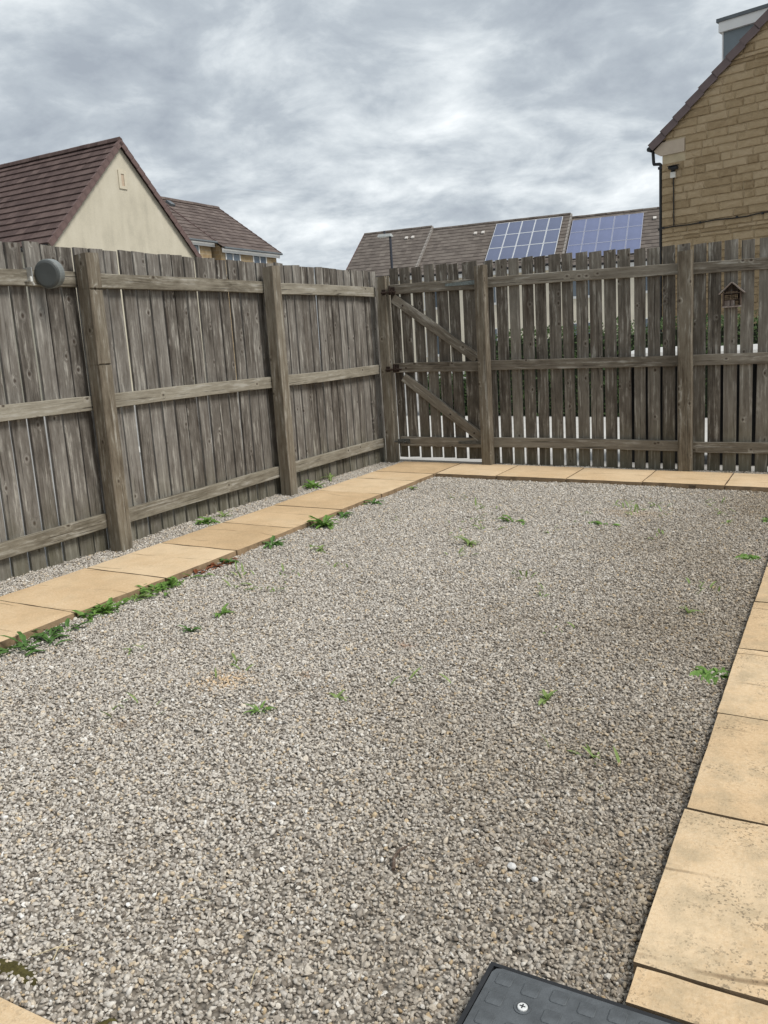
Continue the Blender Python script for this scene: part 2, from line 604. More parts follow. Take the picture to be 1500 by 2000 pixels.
# ------------------------------------------------------------------ ground
def ground():
    xs = [-600, -150, -60, -30, -15, -9, -6.5, -5, -4, -3, -2, -1, 0, 1, 2, 3, 6, 12, 30, 100, 600]
    ys = [-600, -100, -30, -10, -4, -1, 0, 1, 2, 3, 4, 5, 6, 7, 8, 9, 10.5, 12, 14, 18, 26, 40, 70, 150, 600]
    vs = []
    for y in ys:
        for x in xs:
            cx, cy = min(max(x, -6.5), 3), min(max(y, -1), 9)
            vs.append((x, y, gz(cx, cy) - 0.075))
    nx = len(xs)
    fs = [(j * nx + i, j * nx + i + 1, (j + 1) * nx + i + 1, (j + 1) * nx + i) for j in range(len(ys) - 1) for i in range(nx - 1)]
    m, t, b = new_mat('pale_tarmac')
    tc = N(t, 'ShaderNodeTexCoord')
    a = noise_n(t, tc.outputs['Object'], 0.6, 6, 0.6)
    g = noise_n(t, tc.outputs['Object'], 60, 4, 0.7)
    f = math_n(t, 'MULTIPLY_ADD', g, 0.5, math_n(t, 'MULTIPLY', a, 0.5))
    L(t, ramp(t, f, [(0.35, (0.20, 0.195, 0.185)), (0.65, (0.34, 0.33, 0.315))]), b.inputs['Base Color'])
    b.inputs['Roughness'].default_value = 0.9
    o = MB().add(vs, fs).build('ground', m)
    tag(o, kind='structure')
    # pale concrete footway just outside the gate
    m2 = plain('pale_concrete', (0.50, 0.485, 0.455), 0.85, 0, 0.12, 3, 0.2)
    z = gz(-2, 9) - 0.075
    p = MB()
    for i in range(9):
        x0 = -8.0 + i * 1.25
        zz0 = [gz(min(max(x, -6.5), 3), 7.6) - 0.035 for x in (x0, x0 + 1.24)]
        zz1 = [gz(min(max(x, -6.5), 3), 9.0) - 0.035 for x in (x0, x0 + 1.24)]
        p.hexa([(x0, 7.62, zz0[0] - .12), (x0 + 1.24, 7.62, zz0[1] - .12), (x0 + 1.24, 11.9, zz1[1] - .12), (x0, 11.9, zz1[0] - .12),
                (x0, 7.62, zz0[0]), (x0 + 1.24, 7.62, zz0[1]), (x0 + 1.24, 11.9, zz1[1]), (x0, 11.9, zz1[0])])
    tag(p.build('footway', m2), kind='structure')


ground()

# ------------------------------------------------------------------ gravel
GRAVEL_DROP = 0.038


def gravel():
    # the areas of loose stone: (x0, x1, y0, y1, drop below the slab tops)
    m = MB()
    def grid(x0, x1, y0, y1, drop, step=0.12):
        nx, ny = max(1, int((x1 - x0) / step)), max(1, int((y1 - y0) / step))
        vs, fs = [], []
        for j in range(ny + 1):
            for i in range(nx + 1):
                x, y = x0 + (x1 - x0) * i / nx, y0 + (y1 - y0) * j / ny
                h = mnoise.noise(Vector((x * 1.6, y * 1.6, 3.3))) * 0.016 + mnoise.noise(Vector((x * 5, y * 5, 8.1))) * 0.006
                vs.append((x, y, gz(x, y) - drop + h))
        for j in range(ny):
            for i in range(nx):
                a = j * (nx + 1) + i
                fs.append((a, a + 1, a + nx + 2, a + nx + 1))
        m.add(vs, fs)
    grid(-3.17, -0.33, 1.40, 6.74, GRAVEL_DROP)
    grid(-3.17, -0.60, 0.905, 1.412, GRAVEL_DROP)
    grid(-4.06, -3.755, 1.6, 7.45, 0.022)
    grid(-2.86, 0.6, 7.30, 7.47, 0.02)
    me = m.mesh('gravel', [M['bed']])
    if me.polygons[0].normal.z < 0:
        me.flip_normals()
    o = link('gravel', me)
    tag(o, kind='stuff', label='grey and buff loose gravel filling the garden', cat='gravel')
    # ten chipping shapes
    lib = bpy.data.collections.new('gravel_stones')
    for k in range(10):
        bm = bmesh.new()
        bmesh.ops.create_icosphere(bm, subdivisions=1, radius=1.0)
        rr = random.Random(100 + k)
        ax = (0.0074 * rr.uniform(0.8, 1.35), 0.0052 * rr.uniform(0.75, 1.2), 0.0040 * rr.uniform(0.75, 1.25))
        cuts = [(Vector((rr.gauss(0, 1), rr.gauss(0, 1), rr.gauss(0, 1))).normalized(), rr.uniform(0.5, 0.82)) for _ in range(6)]
        for v_ in bm.verts:
            for nn, d in cuts:                       # flats knocked off a pebble
                e = v_.co.dot(nn) - d
                if e > 0:
                    v_.co -= nn * e
            v_.co *= 1 + rr.uniform(-0.10, 0.10)
            v_.co = Vector((v_.co.x * ax[0], v_.co.y * ax[1], v_.co.z * ax[2]))
        sm = bpy.data.meshes.new('chipping')
        bm.to_mesh(sm)
        bm.free()
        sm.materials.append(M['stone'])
        if k % 2:
            sm.polygons.foreach_set('use_smooth', [True] * len(sm.polygons))
        so = bpy.data.objects.new('chipping', sm)
        lib.objects.link(so)
    ng = bpy.data.node_groups.new('scatter_gravel', 'GeometryNodeTree')
    ng.interface.new_socket('Geometry', in_out='INPUT', socket_type='NodeSocketGeometry')
    ng.interface.new_socket('Geometry', in_out='OUTPUT', socket_type='NodeSocketGeometry')
    gi = ng.nodes.new('NodeGroupInput')
    go = ng.nodes.new('NodeGroupOutput')
    join = ng.nodes.new('GeometryNodeJoinGeometry')
    ci = ng.nodes.new('GeometryNodeCollectionInfo')
    ci.inputs['Collection'].default_value = lib
    ci.inputs['Separate Children'].default_value = True
    ci.inputs['Reset Children'].default_value = True
    for layer, (dens, zlo, zhi, s0, s1) in enumerate(((12000, -0.004, 0.002, 0.65, 1.12), (7600, 0.001, 0.007, 0.6, 1.2), (320, 0.003, 0.008, 1.2, 1.7), (2500, 0.0, 0.007, 0.35, 0.6))):
        dp = ng.nodes.new('GeometryNodeDistributePointsOnFaces')
        dp.distribute_method = 'RANDOM'
        dp.inputs['Density'].default_value = dens
        dp.inputs['Seed'].default_value = layer + 3
        ng.links.new(gi.outputs[0], dp.inputs['Mesh'])
        sp = ng.nodes.new('GeometryNodeSetPosition')
        rv = ng.nodes.new('FunctionNodeRandomValue')
        rv.data_type = 'FLOAT_VECTOR'
        rv.inputs[0].default_value = (0, 0, zlo)
        rv.inputs[1].default_value = (0, 0, zhi)
        ng.links.new(rv.outputs[0], sp.inputs['Offset'])
        ng.links.new(dp.outputs['Points'], sp.inputs['Geometry'])
        ip = ng.nodes.new('GeometryNodeInstanceOnPoints')
        ip.inputs['Pick Instance'].default_value = True
        rr_ = ng.nodes.new('FunctionNodeRandomValue')
        rr_.data_type = 'FLOAT_VECTOR'
        rr_.inputs[0].default_value = (-0.8, -0.8, 0)
        rr_.inputs[1].default_value = (0.8, 0.8, 6.283)
        rr_.inputs['Seed'].default_value = 11 + layer
        rs = ng.nodes.new('FunctionNodeRandomValue')
        rs.data_type = 'FLOAT'
        rs.inputs[2].default_value = s0
        rs.inputs[3].default_value = s1
        rs.inputs['Seed'].default_value = 21 + layer
        ng.links.new(sp.outputs[0], ip.inputs['Points'])
        ng.links.new(ci.outputs[0], ip.inputs['Instance'])
        ng.links.new(rr_.outputs[0], ip.inputs['Rotation'])
        ng.links.new(rs.outputs[1], ip.inputs['Scale'])
        ng.links.new(ip.outputs[0], join.inputs[0])
    ng.links.new(gi.outputs[0], join.inputs[0])
    ng.links.new(join.outputs[0], go.inputs[0])
    md = o.modifiers.new('scatter', 'NODES')
    md.node_group = ng


gravel()


# ------------------------------------------------------------------ paving
def slab(parent, x0, x1, y0, y1, th=0.042, tilt=0.0, mat='slab'):
    """one riven concrete flag: a dished, chipped-edge top on a real thickness, on the fall of the garden"""
    g = 0.0055
    x0, x1, y0, y1 = x0 + g, x1 - g, y0 + g, y1 - g
    cx, cy = (x0 + x1) / 2, (y0 + y1) / 2
    nx = max(2, int((x1 - x0) / 0.055))
    ny = max(2, int((y1 - y0) / 0.055))
    sd = R.uniform(0, 99)
    vs, fs = [], []
    for j in range(ny + 1):
        for i in range(nx + 1):
            x = x0 + (x1 - x0) * i / nx
            y = y0 + (y1 - y0) * j / ny
            z = gz(x, y) + 0.0025 * mnoise.noise(Vector((x * 7 + sd, y * 7, 1))) + tilt * (x - cx)
            edge = i in (0, nx) or j in (0, ny)
            if edge:
                z -= 0.003
                x += 0.0022 * mnoise.noise(Vector((x * 23 + sd, y * 23, 5)))
                y += 0.0022 * mnoise.noise(Vector((x * 23 + sd, y * 23, 9)))
            vs.append((x - cx, y - cy, z - gz(cx, cy)))
    for j in range(ny):
        for i in range(nx):
            a = j * (nx + 1) + i
            fs.append((a, a + 1, a + nx + 2, a + nx + 1))
    rim = [i for i in range(nx + 1)] + [j * (nx + 1) + nx for j in range(1, ny + 1)] + \
          [ny * (nx + 1) + i for i in range(nx - 1, -1, -1)] + [j * (nx + 1) for j in range(ny - 1, 0, -1)]
    b = len(vs)
    for k in rim:
        x, y, z = vs[k]
        vs.append((x, y, z - th))
    n = len(rim)
    sides = [(rim[k], b + k, b + (k + 1) % n, rim[(k + 1) % n]) for k in range(n)]
    mb = MB().add(vs, fs)
    mb.f += sides
    mb.m += [1] * n
    o = mb.build('paving_slab', [M[mat], M['slab_edge']], parent, loc=(cx, cy, gz(cx, cy) + R.uniform(-0.0015, 0.0015)))
    return o


def bedding(name, rects):
    m = MB()
    for (x0, x1, y0, y1) in rects:
        c = [(x0, y0), (x1, y0), (x1, y1), (x0, y1)]
        m.hexa([(x, y, gz(x, y) - 0.17) for x, y in c] + [(x, y, gz(x, y) - 0.012) for x, y in c])
    return tag(m.build(name, M['mortar']), kind='structure')


P0 = 0.61
XL0, XL1 = -3.765, -3.165            # left-hand path
XR0, XR1 = -0.336, 0.268             # right-hand path
YF0, YF1 = 6.735, 7.325              # far path
bl = bedding('left_path', [(XL0 + .01, XL1 - .012, 1.5, YF1 - .01)])
y = 1.48
k = 0
while y < 6.72:
    slab(bl, XL0 + R.uniform(-.004, .004), XL1 + R.uniform(-.004, .004), y, min(y + P0, 6.72) if y + P0 > 6.6 else y + P0)
    y += P0
bf = bedding('far_path', [(XL1 + .002, 0.9, YF0 + .012, YF1 - .01)])
slab(bf, XL0, XL1 - 0.003, 6.72, YF1)
for x0, x1 in ((-3.165, -2.605), (-2.605, -2.0), (-2.0, -1.395), (-1.395, -0.79), (-0.79, -0.185), (-0.185, 0.42), (0.42, 0.9)):
    slab(bf, x0, x1, YF0 + R.uniform(-.006, .006), YF1 + R.uniform(-.004, .004))
br = bedding('right_path', [(XR0 + .012, XR1 - .01, 1.41, YF0), (-0.105, XR1 - .01, 0.6, 1.41)])
slab(br, -0.12, XR1, 0.89, 1.388, mat='slab_worn')
slab(br, XR0 + 0.006, XR1, 1.393, 1.502, mat='slab_worn')
y = 1.502
while y < 6.6:
    slab(br, XR0 + R.uniform(-.003, .003), XR1, y, min(y + P0, YF0 - .008), tilt=R.uniform(-.004, .004), mat='slab_worn')
    y += P0
bp = bedding('patio', [(-3.6, -0.62, 0.28, 0.885)])
for i in range(5):
    slab(bp, -3.67 + i * P0, -3.67 + (i + 1) * P0, 0.294, 0.903)

# ------------------------------------------------------------------ fences


def board_mesh(name, wdt, th, ln, mat, seg=6, jit=0.0016, seed=0, ends=0.006, bow=0.003):
    """a sawn board standing on its local Z, slightly bowed, arrises knocked off"""
    rr = random.Random(seed)
    c = min(th, wdt) * 0.07
    prof = [(-wdt / 2 + c, -th / 2), (wdt / 2 - c, -th / 2), (wdt / 2, -th / 2 + c), (wdt / 2, th / 2), (-wdt / 2, th / 2), (-wdt / 2, -th / 2 + c)]
    vs, fs = [], []
    bx, by = rr.uniform(-bow, bow), rr.uniform(-bow, bow)
    cup = rr.uniform(-0.0012, 0.0012)
    n = len(prof)
    for i in range(seg + 1):
        u = i / seg
        z = ln * u
        dx = bx * 4 * u * (1 - u) + rr.uniform(-jit, jit) * 0.5
        dy = by * 4 * u * (1 - u)
        ws = 1 + rr.uniform(-jit, jit) * 6
        for (x, yv) in prof:
            zz_ = z
            if i in (0, seg):
                zz_ += (x / wdt) * rr.uniform(-ends, ends) * 0.8
            vs.append((x * ws + dx, yv + dy + cup * (x / wdt * 2) ** 2, zz_))
    sl = rr.uniform(-ends, ends)
    for k_ in range(n):
        x = vs[seg * n + k_]
        vs[seg * n + k_] = (x[0], x[1], ln + prof[k_][0] / wdt * sl)
    for i in range(seg):
        for k_ in range(n):
            k2 = (k_ + 1) % n
            fs.append((i * n + k_, i * n + k2, (i + 1) * n + k2, (i + 1) * n + k_))
    fs.append(tuple(range(n - 1, -1, -1)))
    fs.append(tuple(range(seg * n, seg * n + n)))
    return MB().add(vs, fs).mesh(name, mat)


PALE_W, PALE_T = 0.097, 0.019
PALE_L = [board_mesh('pale', PALE_W, PALE_T, 1.84, M['wood'], seg=6, seed=s) for s in range(9)]
PALE_R = [board_mesh('pale', PALE_W, PALE_T, 1.84, M['wood_brown'], seg=6, seed=s + 40) for s in range(9)]


def put(parent, o, loc):
    o.location = Vector(loc) - Vector(parent.location)


def rail_along(parent, name, p0, p1, wdt, th, mat, face, seed=0, jitter=0.004):
    """a board from p0 to p1 (world points on its centre line); face = the way its wide side looks"""
    p0, p1 = Vector(p0), Vector(p1)
    d = p1 - p0
    ln = d.length
    me = board_mesh(name, wdt, th, ln, mat, seg=10, seed=seed, jit=0.002, bow=jitter, ends=0.002)
    z = d.normalized()
    yv = -Vector(face)
    yv = (yv - z * yv.dot(z)).normalized()
    x = yv.cross(z)
    o = link(name, me, parent)
    o.rotation_mode = 'QUATERNION'
    o.rotation_quaternion = Matrix((x, yv, z)).transposed().to_quaternion()
    put(parent, o, p0)
    return o


def post_mesh(wdt, dep, ln, mat, seed, crack=None, crackside=1):
    """square post on local Z, softened arrises; a crack is a real V cut into one arris"""
    rr = random.Random(seed)
    c = 0.005
    zs = [0, 0.2, 0.45, 0.7, 0.95, 1.2, 1.45, ln]
    for cz in crack or []:
        zs += [cz - 0.006, cz, cz + 0.006]
    zs = sorted(z for z in zs if z <= ln)
    prof = [(-wdt / 2 + c, -dep / 2), (wdt / 2 - c, -dep / 2), (wdt / 2, -dep / 2 + c), (wdt / 2, dep / 2 - c), (wdt / 2 - c, dep / 2), (-wdt / 2 + c, dep / 2), (-wdt / 2, dep / 2 - c), (-wdt / 2, -dep / 2 + c)]
    vs, fs = [], []
    n = len(prof)
    for i, z in enumerate(zs):
        dx, dy = rr.uniform(-.0015, .0015), rr.uniform(-.0015, .0015)
        for k_, (x, yv) in enumerate(prof):
            zq = z
            if crack and any(abs(z - cz) < 1e-6 for cz in crack) and k_ in (2, 3, 4):
                x -= 0.012 * crackside
                zq -= 0.004
            if i == len(zs) - 1:
                zq += x * rr.choice((0.05, 0.06)) + yv * 0.04
            vs.append((x + dx, yv + dy, zq))
    for i in range(len(zs) - 1):
        for k_ in range(n):
            k2 = (k_ + 1) % n
            fs.append((i * n + k_, i * n + k2, (i + 1) * n + k2, (i + 1) * n + k_))
    fs.append(tuple(range(n - 1, -1, -1)))
    fs.append(tuple(range((len(zs) - 1) * n, len(zs) * n)))
    return MB().add(vs, fs).mesh('post', mat)


def lz(yv):                       # height of the left fence's datum along it
    return SLY * (yv - BY)


def rz_(x):                       # the same for the far fence
    return SLX * (x + AX)


# --- left fence: rails and posts on the garden side
fl = tag(empty('wooden_fence', (-3.99, 4.6, 0)), 'grey weathered close boarded fence along the left path, rails and posts facing the garden', 'fence', 'timber fences round the garden')
yv = 1.92
i = 0
while yv < 7.50:
    ht = 1.795 + R.uniform(-0.005, 0.004) + (0.008 if R.random() < .1 else 0)
    bot = R.uniform(-0.05, -0.02)
    o = link('pale', R.choice(PALE_L), fl, scale=(R.uniform(1.035, 1.075), 1, (ht - bot) / 1.84))
    o.rotation_euler = (R.uniform(-.003, .003), R.uniform(-.0045, .0045), math.pi / 2 + R.uniform(-.035, .035))
    put(fl, o, (-3.99 - 0.040 - PALE_T / 2 - 0.001 + R.uniform(-.0015, .0015), yv, lz(yv) + bot))
    yv += 0.1195 + R.uniform(-0.004, 0.004)
    i += 1
lposts = [(1.90, 1.74), (3.765, 1.745), (5.61, 1.755)]
for i, (py_, pz) in enumerate(lposts):
    me = post_mesh(0.10, 0.10, pz + 0.25, M['post'], 60 + i, crack=[1.545 + .25, 1.11 + .25] if i == 1 else None)
    o = link('post', me, fl)
    if i == 1:
        o['label'] = 'cracked post nearest the round reel'
    put(fl, o, (-3.99 + 0.0535, py_, lz(py_) - 0.25))
    o.rotation_euler = (R.uniform(-.004, .004), R.uniform(-.004, .004), 0)
bays = [(1.95, 3.712), (3.818, 5.556), (5.664, 7.335)]
for bi, (a, b_) in enumerate(bays):
    for ri, zl in enumerate((1.559, 0.839, 0.119)):
        d0, d1 = R.uniform(-.006, .006), R.uniform(-.006, .006)
        rail_along(fl, 'rail', (-3.99 - .0195, a - .03, lz(a) + zl + 0.0435 + d0), (-3.99 - .0195, b_ + .03, lz(b_) + zl + 0.0435 + d1),
                   0.087, 0.038, M['rail'], (1, 0, 0), seed=bi * 7 + ri, jitter=0.007)

# --- far fence with its own posts, right of the gate
fr = tag(empty('wooden_fence', (-1.2, 7.42, 0)), 'brown weathered picket fence across the far end, slits of light between its pales', 'fence', 'timber fences round the garden')
gaps = [-2.806, -2.684, -2.572, -2.451, -2.333, -2.207, -2.092, -1.975, -1.854, -1.735, -1.613, -1.498, -1.379, -1.260, -1.140, -1.025, -0.903, -0.783, -0.664]
while gaps[-1] < 0.75:
    gaps.append(gaps[-1] + 0.1205 + R.uniform(-.003, .003))
gaps = [-2.905] + gaps
for i in range(len(gaps) - 1):
    xc = (gaps[i] + gaps[i + 1]) / 2
    wd = gaps[i + 1] - gaps[i] - R.uniform(0.019, 0.026)
    ht = 1.812 + R.uniform(-0.007, 0.007)
    bot = R.uniform(-0.07, -0.045)
    o = link('pale', R.choice(PALE_R), fr, scale=(wd / PALE_W, 1, (ht - bot) / 1.84))
    o.rotation_euler = (R.uniform(-.003, .003), R.uniform(-.004, .004), ANG + R.uniform(-.03, .03))
    put(fr, o, (xc, yf(xc) + 0.0405 + PALE_T / 2, rz_(xc) + bot))
for i, (xc, wdt, pz) in enumerate(((-2.893, 0.092, 1.765), (-1.168, 0.103, 1.755), (0.66, 0.10, 1.75))):
    o = link('post', post_mesh(wdt, 0.10, pz + .3, M['post'], 80 + i), fr)
    o.rotation_euler = (0, R.uniform(-.003, .003), 0)
    put(fr, o, (xc, yf(xc) - 0.053, rz_(xc) - .3))
o = link('post', post_mesh(0.10, 0.10, 1.74 + .3, M['post'], 91), fr)
put(fr, o, (-3.918, yf(-3.9) + 0.045, -.3))
for ri, zl in enumerate((1.576, 0.850, 0.144)):
    for bi, (a, b_) in enumerate(((-2.905, -1.175), (-1.165, 0.66))):
        d0, d1 = R.uniform(-.006, .006), R.uniform(-.006, .006)
        rail_along(fr, 'rail', (a, yf(a) + .0195, rz_(a) + zl + .0435 + d0), (b_, yf(b_) + .0195, rz_(b_) + zl + .0435 + d1),
                   0.087, 0.038, M['rail_brown'], (0, -1, 0), seed=100 + bi * 7 + ri, jitter=0.007)

# --- garden gate
gt = tag(empty('garden_gate', (-3.4, 7.36, 0)), 'ledged and braced wooden gate in the far corner with rusty latches and bare hinges', 'gate')
ggaps = [-3.848, -3.743, -3.621, -3.502, -3.382, -3.255, -3.135, -2.965]
for i in range(len(ggaps) - 1):
    a, b_ = ggaps[i], ggaps[i + 1]
    if i == len(ggaps) - 2:
        b_ = -2.955
    xc = (a + b_) / 2
    wd = b_ - a - (R.uniform(0.020, 0.026) if i < 6 else 0.03)
    if i == 6:
        wd = min(wd, 0.14)
    ht = 1.815 + R.uniform(-0.010, 0.008)
    o = link('pale', R.choice(PALE_R), gt, scale=(wd / PALE_W, 1, (ht - 0.035) / 1.84))
    o.rotation_euler = (0, R.uniform(-.004, .004), ANG)
    put(gt, o, (xc, yf(xc) + 0.0405 + PALE_T / 2, rz_(xc) + 0.03 + R.uniform(-.004, .004)))
gr = {}
for ri, (zl, a, b_) in enumerate(((1.568, -3.845, -2.965), (0.842, -3.835, -2.975), (0.143, -3.800, -2.975))):
    gr[ri] = rail_along(gt, 'ledge', (a, yf(a) + .0195, rz_(a) + zl + .0435), (b_, yf(b_) + .0195, rz_(b_) + zl + .0435),
                        0.090, 0.038, M['rail_brown'], (0, -1, 0), seed=200 + ri)
for bi, (p0, p1) in enumerate((((-3.80, 1.535), (-2.99, 0.955)), ((-3.735, 0.800), (-2.985, 0.235)))):
    (xa, za), (xb, zb) = p0, p1
    rail_along(gt, 'brace', (xa, yf(xa) + .0185, rz_(xa) + za), (xb, yf(xb) + .0185, rz_(xb) + zb), 0.085, 0.036, M['rail_brown'], (0, -1, 0), seed=210 + bi)


def gate_bits():
    # strap hinges on the right
    for (x0, x1, zc, hh, mt) in ((-3.26, -2.95, 1.625, 0.038, M['galv']), (-3.20, -2.945, 0.186, 0.036, M['galv_dark'])):
        m = MB()
        y0 = yf(-3.1) - 0.004
        z0 = rz_(-3.1) + zc
        m.prism([(x0, z0 - hh * .3), (x1, z0 - hh / 2), (x1, z0 + hh / 2), (x0, z0 + hh * .3)], y0 - .004, y0, 'y')
        m.box(x1 - .012, x1 + .012, y0 - .012, y0 - .0045, z0 - .075, z0 + .06)
        m.tube([(x1 + .004, y0 - .014, z0 - .04), (x1 + .004, y0 - .014, z0 + .04)], 0.009, 8)
        for q in (0.12, 0.45, 0.8):
            m.tube([(x0 + (x1 - x0) * q, y0 - .008, z0), (x0 + (x1 - x0) * q, y0 - .003, z0)], 0.006, 6)
        o = m.build('hinge', mt, gt)
        o.location = -Vector(gt.location)
    # sliding latches on the left at the upper and middle ledge, a bolt on the lowest
    for (zc, ln) in ((1.600, 0.15), (0.885, 0.17)):
        m = MB()
        y0 = yf(-3.82) - 0.004
        z0 = rz_(-3.8) + zc
        m.box(-3.835, -3.770, y0 - .006, y0, z0 - .035, z0 + .035)
        m.box(-3.905, -3.865, yf(-3.9) - .012, yf(-3.9) - .006, z0 - .03, z0 + .02)
        m.tube([(-3.905, y0 - .018, z0 - .010), (-3.905 + ln, y0 - .018, z0 - .012)], 0.009, 8)
        m.tube([(-3.80, y0 - .018, z0 - .012), (-3.80, y0 - .045, z0 - .010), (-3.80, y0 - .05, z0 + .045)], 0.007, 8)
        m.box(-3.81, -3.79, y0 - .03, y0 - .0065, z0 - .03, z0 + .012)
        o = m.build('latch', M['rust'], gt)
        o.location = -Vector(gt.location)
    m = MB()
    z0 = rz_(-3.75) + 0.187
    y0 = yf(-3.75) - .004
    m.box(-3.83, -3.70, y0 - .004, y0, z0 - .022, z0 + .022)
    m.tube([(-3.86, y0 - .012, z0), (-3.70, y0 - .012, z0)], 0.008, 8)
    m.tube([(-3.74, y0 - .012, z0), (-3.74, y0 - .04, z0 - .005)], 0.006, 8)
    for q in (-3.81, -3.765, -3.715):
        m.box(q - .006, q + .006, y0 - .022, y0 - .0045, z0 - .016, z0 + .016)
    o = m.build('bolt', M['galv_dark'], gt)
    o.location = -Vector(gt.location)
    # round bolt heads on the braces
    for (x, z) in ((-3.70, 1.462), (-3.27, 0.447), (-3.04, 0.275), (-3.70, 0.885)):
        m = MB()
        m.tube([(x, yf(x) - .006, rz_(x) + z), (x, yf(x) + .002, rz_(x) + z)], 0.008, 8)
        o = m.build('bolt_head', M['rust'], gt)
        o.location = -Vector(gt.location)


gate_bits()


# ------------------------------------------------------------------ clothes line reel on the left fence
def reel():
    c = Vector((-3.925, 3.462, 1.592))
    t = tag(empty('clothesline_reel', c), 'round dark green clothes line reel on a steel bracket, fixed to the left fence', 'clothes line reel')
    pl_ = plain('dark_green_plastic', (0.085, 0.092, 0.090), 0.42, 0, 0.10, 6)
    ed = plain('grey_green_plastic', (0.19, 0.205, 0.20), 0.45, 0, 0.10, 6)
    # axis: turned to look down the garden towards the house
    ax = Vector((0.30, -0.95, -0.12)).normalized()
    mt = ax.to_track_quat('Z', 'Y').to_matrix().to_4x4()
    m = MB().lathe([(0.0005, 0.022), (0.062, 0.024), (0.0725, 0.020), (0.077, 0.012)], 32, 0, mt)
    m.build('cover', pl_, t, smooth=False)
    m = MB().lathe([(0.076, -0.040), (0.079, -0.036), (0.0795, 0.008), (0.0775, 0.0125)], 32, 0, mt)
    m.build('casing', ed, t)
    # bracket: a folded steel plate from rail to casing on the far side, and the line's stop
    m = MB()
    m.box(-0.092, -0.087, -0.118, -0.085, -0.035, 0.025)
    m.box(-0.090, -0.030, -0.088, -0.082, -0.035, 0.035)
    m.box(-0.087, -0.020, -0.110, -0.092, -0.041, -0.036)
    m.build('bracket', plain('worn_steel', (0.55, 0.56, 0.55), 0.4, 0.7, 0.15, 30), t)
    m = MB().tube([(-0.02, -0.105, -0.02), (-0.005, -0.115, -0.045), (-0.01, -0.10, -0.062)], 0.007, 8)
    m.build('line_hook', plain('white_cord', (0.55, 0.54, 0.50), 0.8), t)


reel()


# ------------------------------------------------------------------ insect hotel on the far fence
def insect_hotel():
    xc = -0.833
    y1 = yf(xc) + 0.038           # front of the pale it hangs on
    z0 = 1.222
    t = tag(empty('insect_hotel', (xc, y1, z0)), 'small dark wooden insect house with a pitched roof, hung on the far fence', 'insect house')
    d = 0.062
    m = MB()
    m.prism([(-.066, 0), (.066, 0), (.066, .118), (0, .178), (-.066, .118)], -.008, -.002, 'y')
    m.build('back', M['oldwood'], t)
    MB().box(-.069, .069, -d, -.0085, -.001, .010).build('floor', M['hotel_roof'], t)
    for s in (-1, 1):
        x = s * .0645
        MB().box(x - .005, x + .005, -d, -.0085, .0105, .118).build('side_board', M['oldwood'], t)
    MB().box(-.0585, .0585, -d + .004, -.0085, .056, .061).build('shelf', M['oldwood'], t)
    MB().box(-.0585, .0585, -d + .004, -.0085, .106, .111).build('shelf', M['oldwood'], t)
    for s in (-1, 1):
        a = math.atan2(.064, .07)
        m = MB()
        n = Vector((s * math.sin(a), 0, math.cos(a)))
        top = Vector((0.0 if s > 0 else -0.0008, 0, .186))
        ev = Vector((s * .092, 0, .186 - .092 * math.tan(a)))
        pts = []
        for off in (0, .008):
            for yy in (-d - .016, -.001):
                for q in (top, ev):
                    p = q + n * off
                    pts.append((p.x, yy, p.z))
        m.hexa([pts[0], pts[1], pts[3], pts[2], pts[4], pts[5], pts[7], pts[6]])
        m.build('roof_board', M['hotel_roof'], t)
    # filling: drilled block and cut canes
    MB().box(-.056, .020, -d + .010, -.009, .0112, .054).build('log_block', M['hotel_roof'], t)
    cane = plain('cane', (0.22, 0.16, 0.10), 0.8, 0, 0.3, 60)
    rr = random.Random(3)
    m = MB()
    for (xa, xb, za, zb, r) in ((-.054, .054, .066, .101, .0062), (.026, .054, .018, .050, .0062), (-.045, .045, .117, .126, .006)):
        z = za
        while z <= zb:
            x = xa + .005
            while x <= xb - .004:
                dd = rr.uniform(0, .012)
                m.tube([(x, -d + .006 + dd, z), (x, -.009, z)], r * rr.uniform(.7, .95), 6)
                x += .0125
            z += .0125
    tag(m.build('cane_bundle', cane, t), kind='stuff')
    return t


insect_hotel()


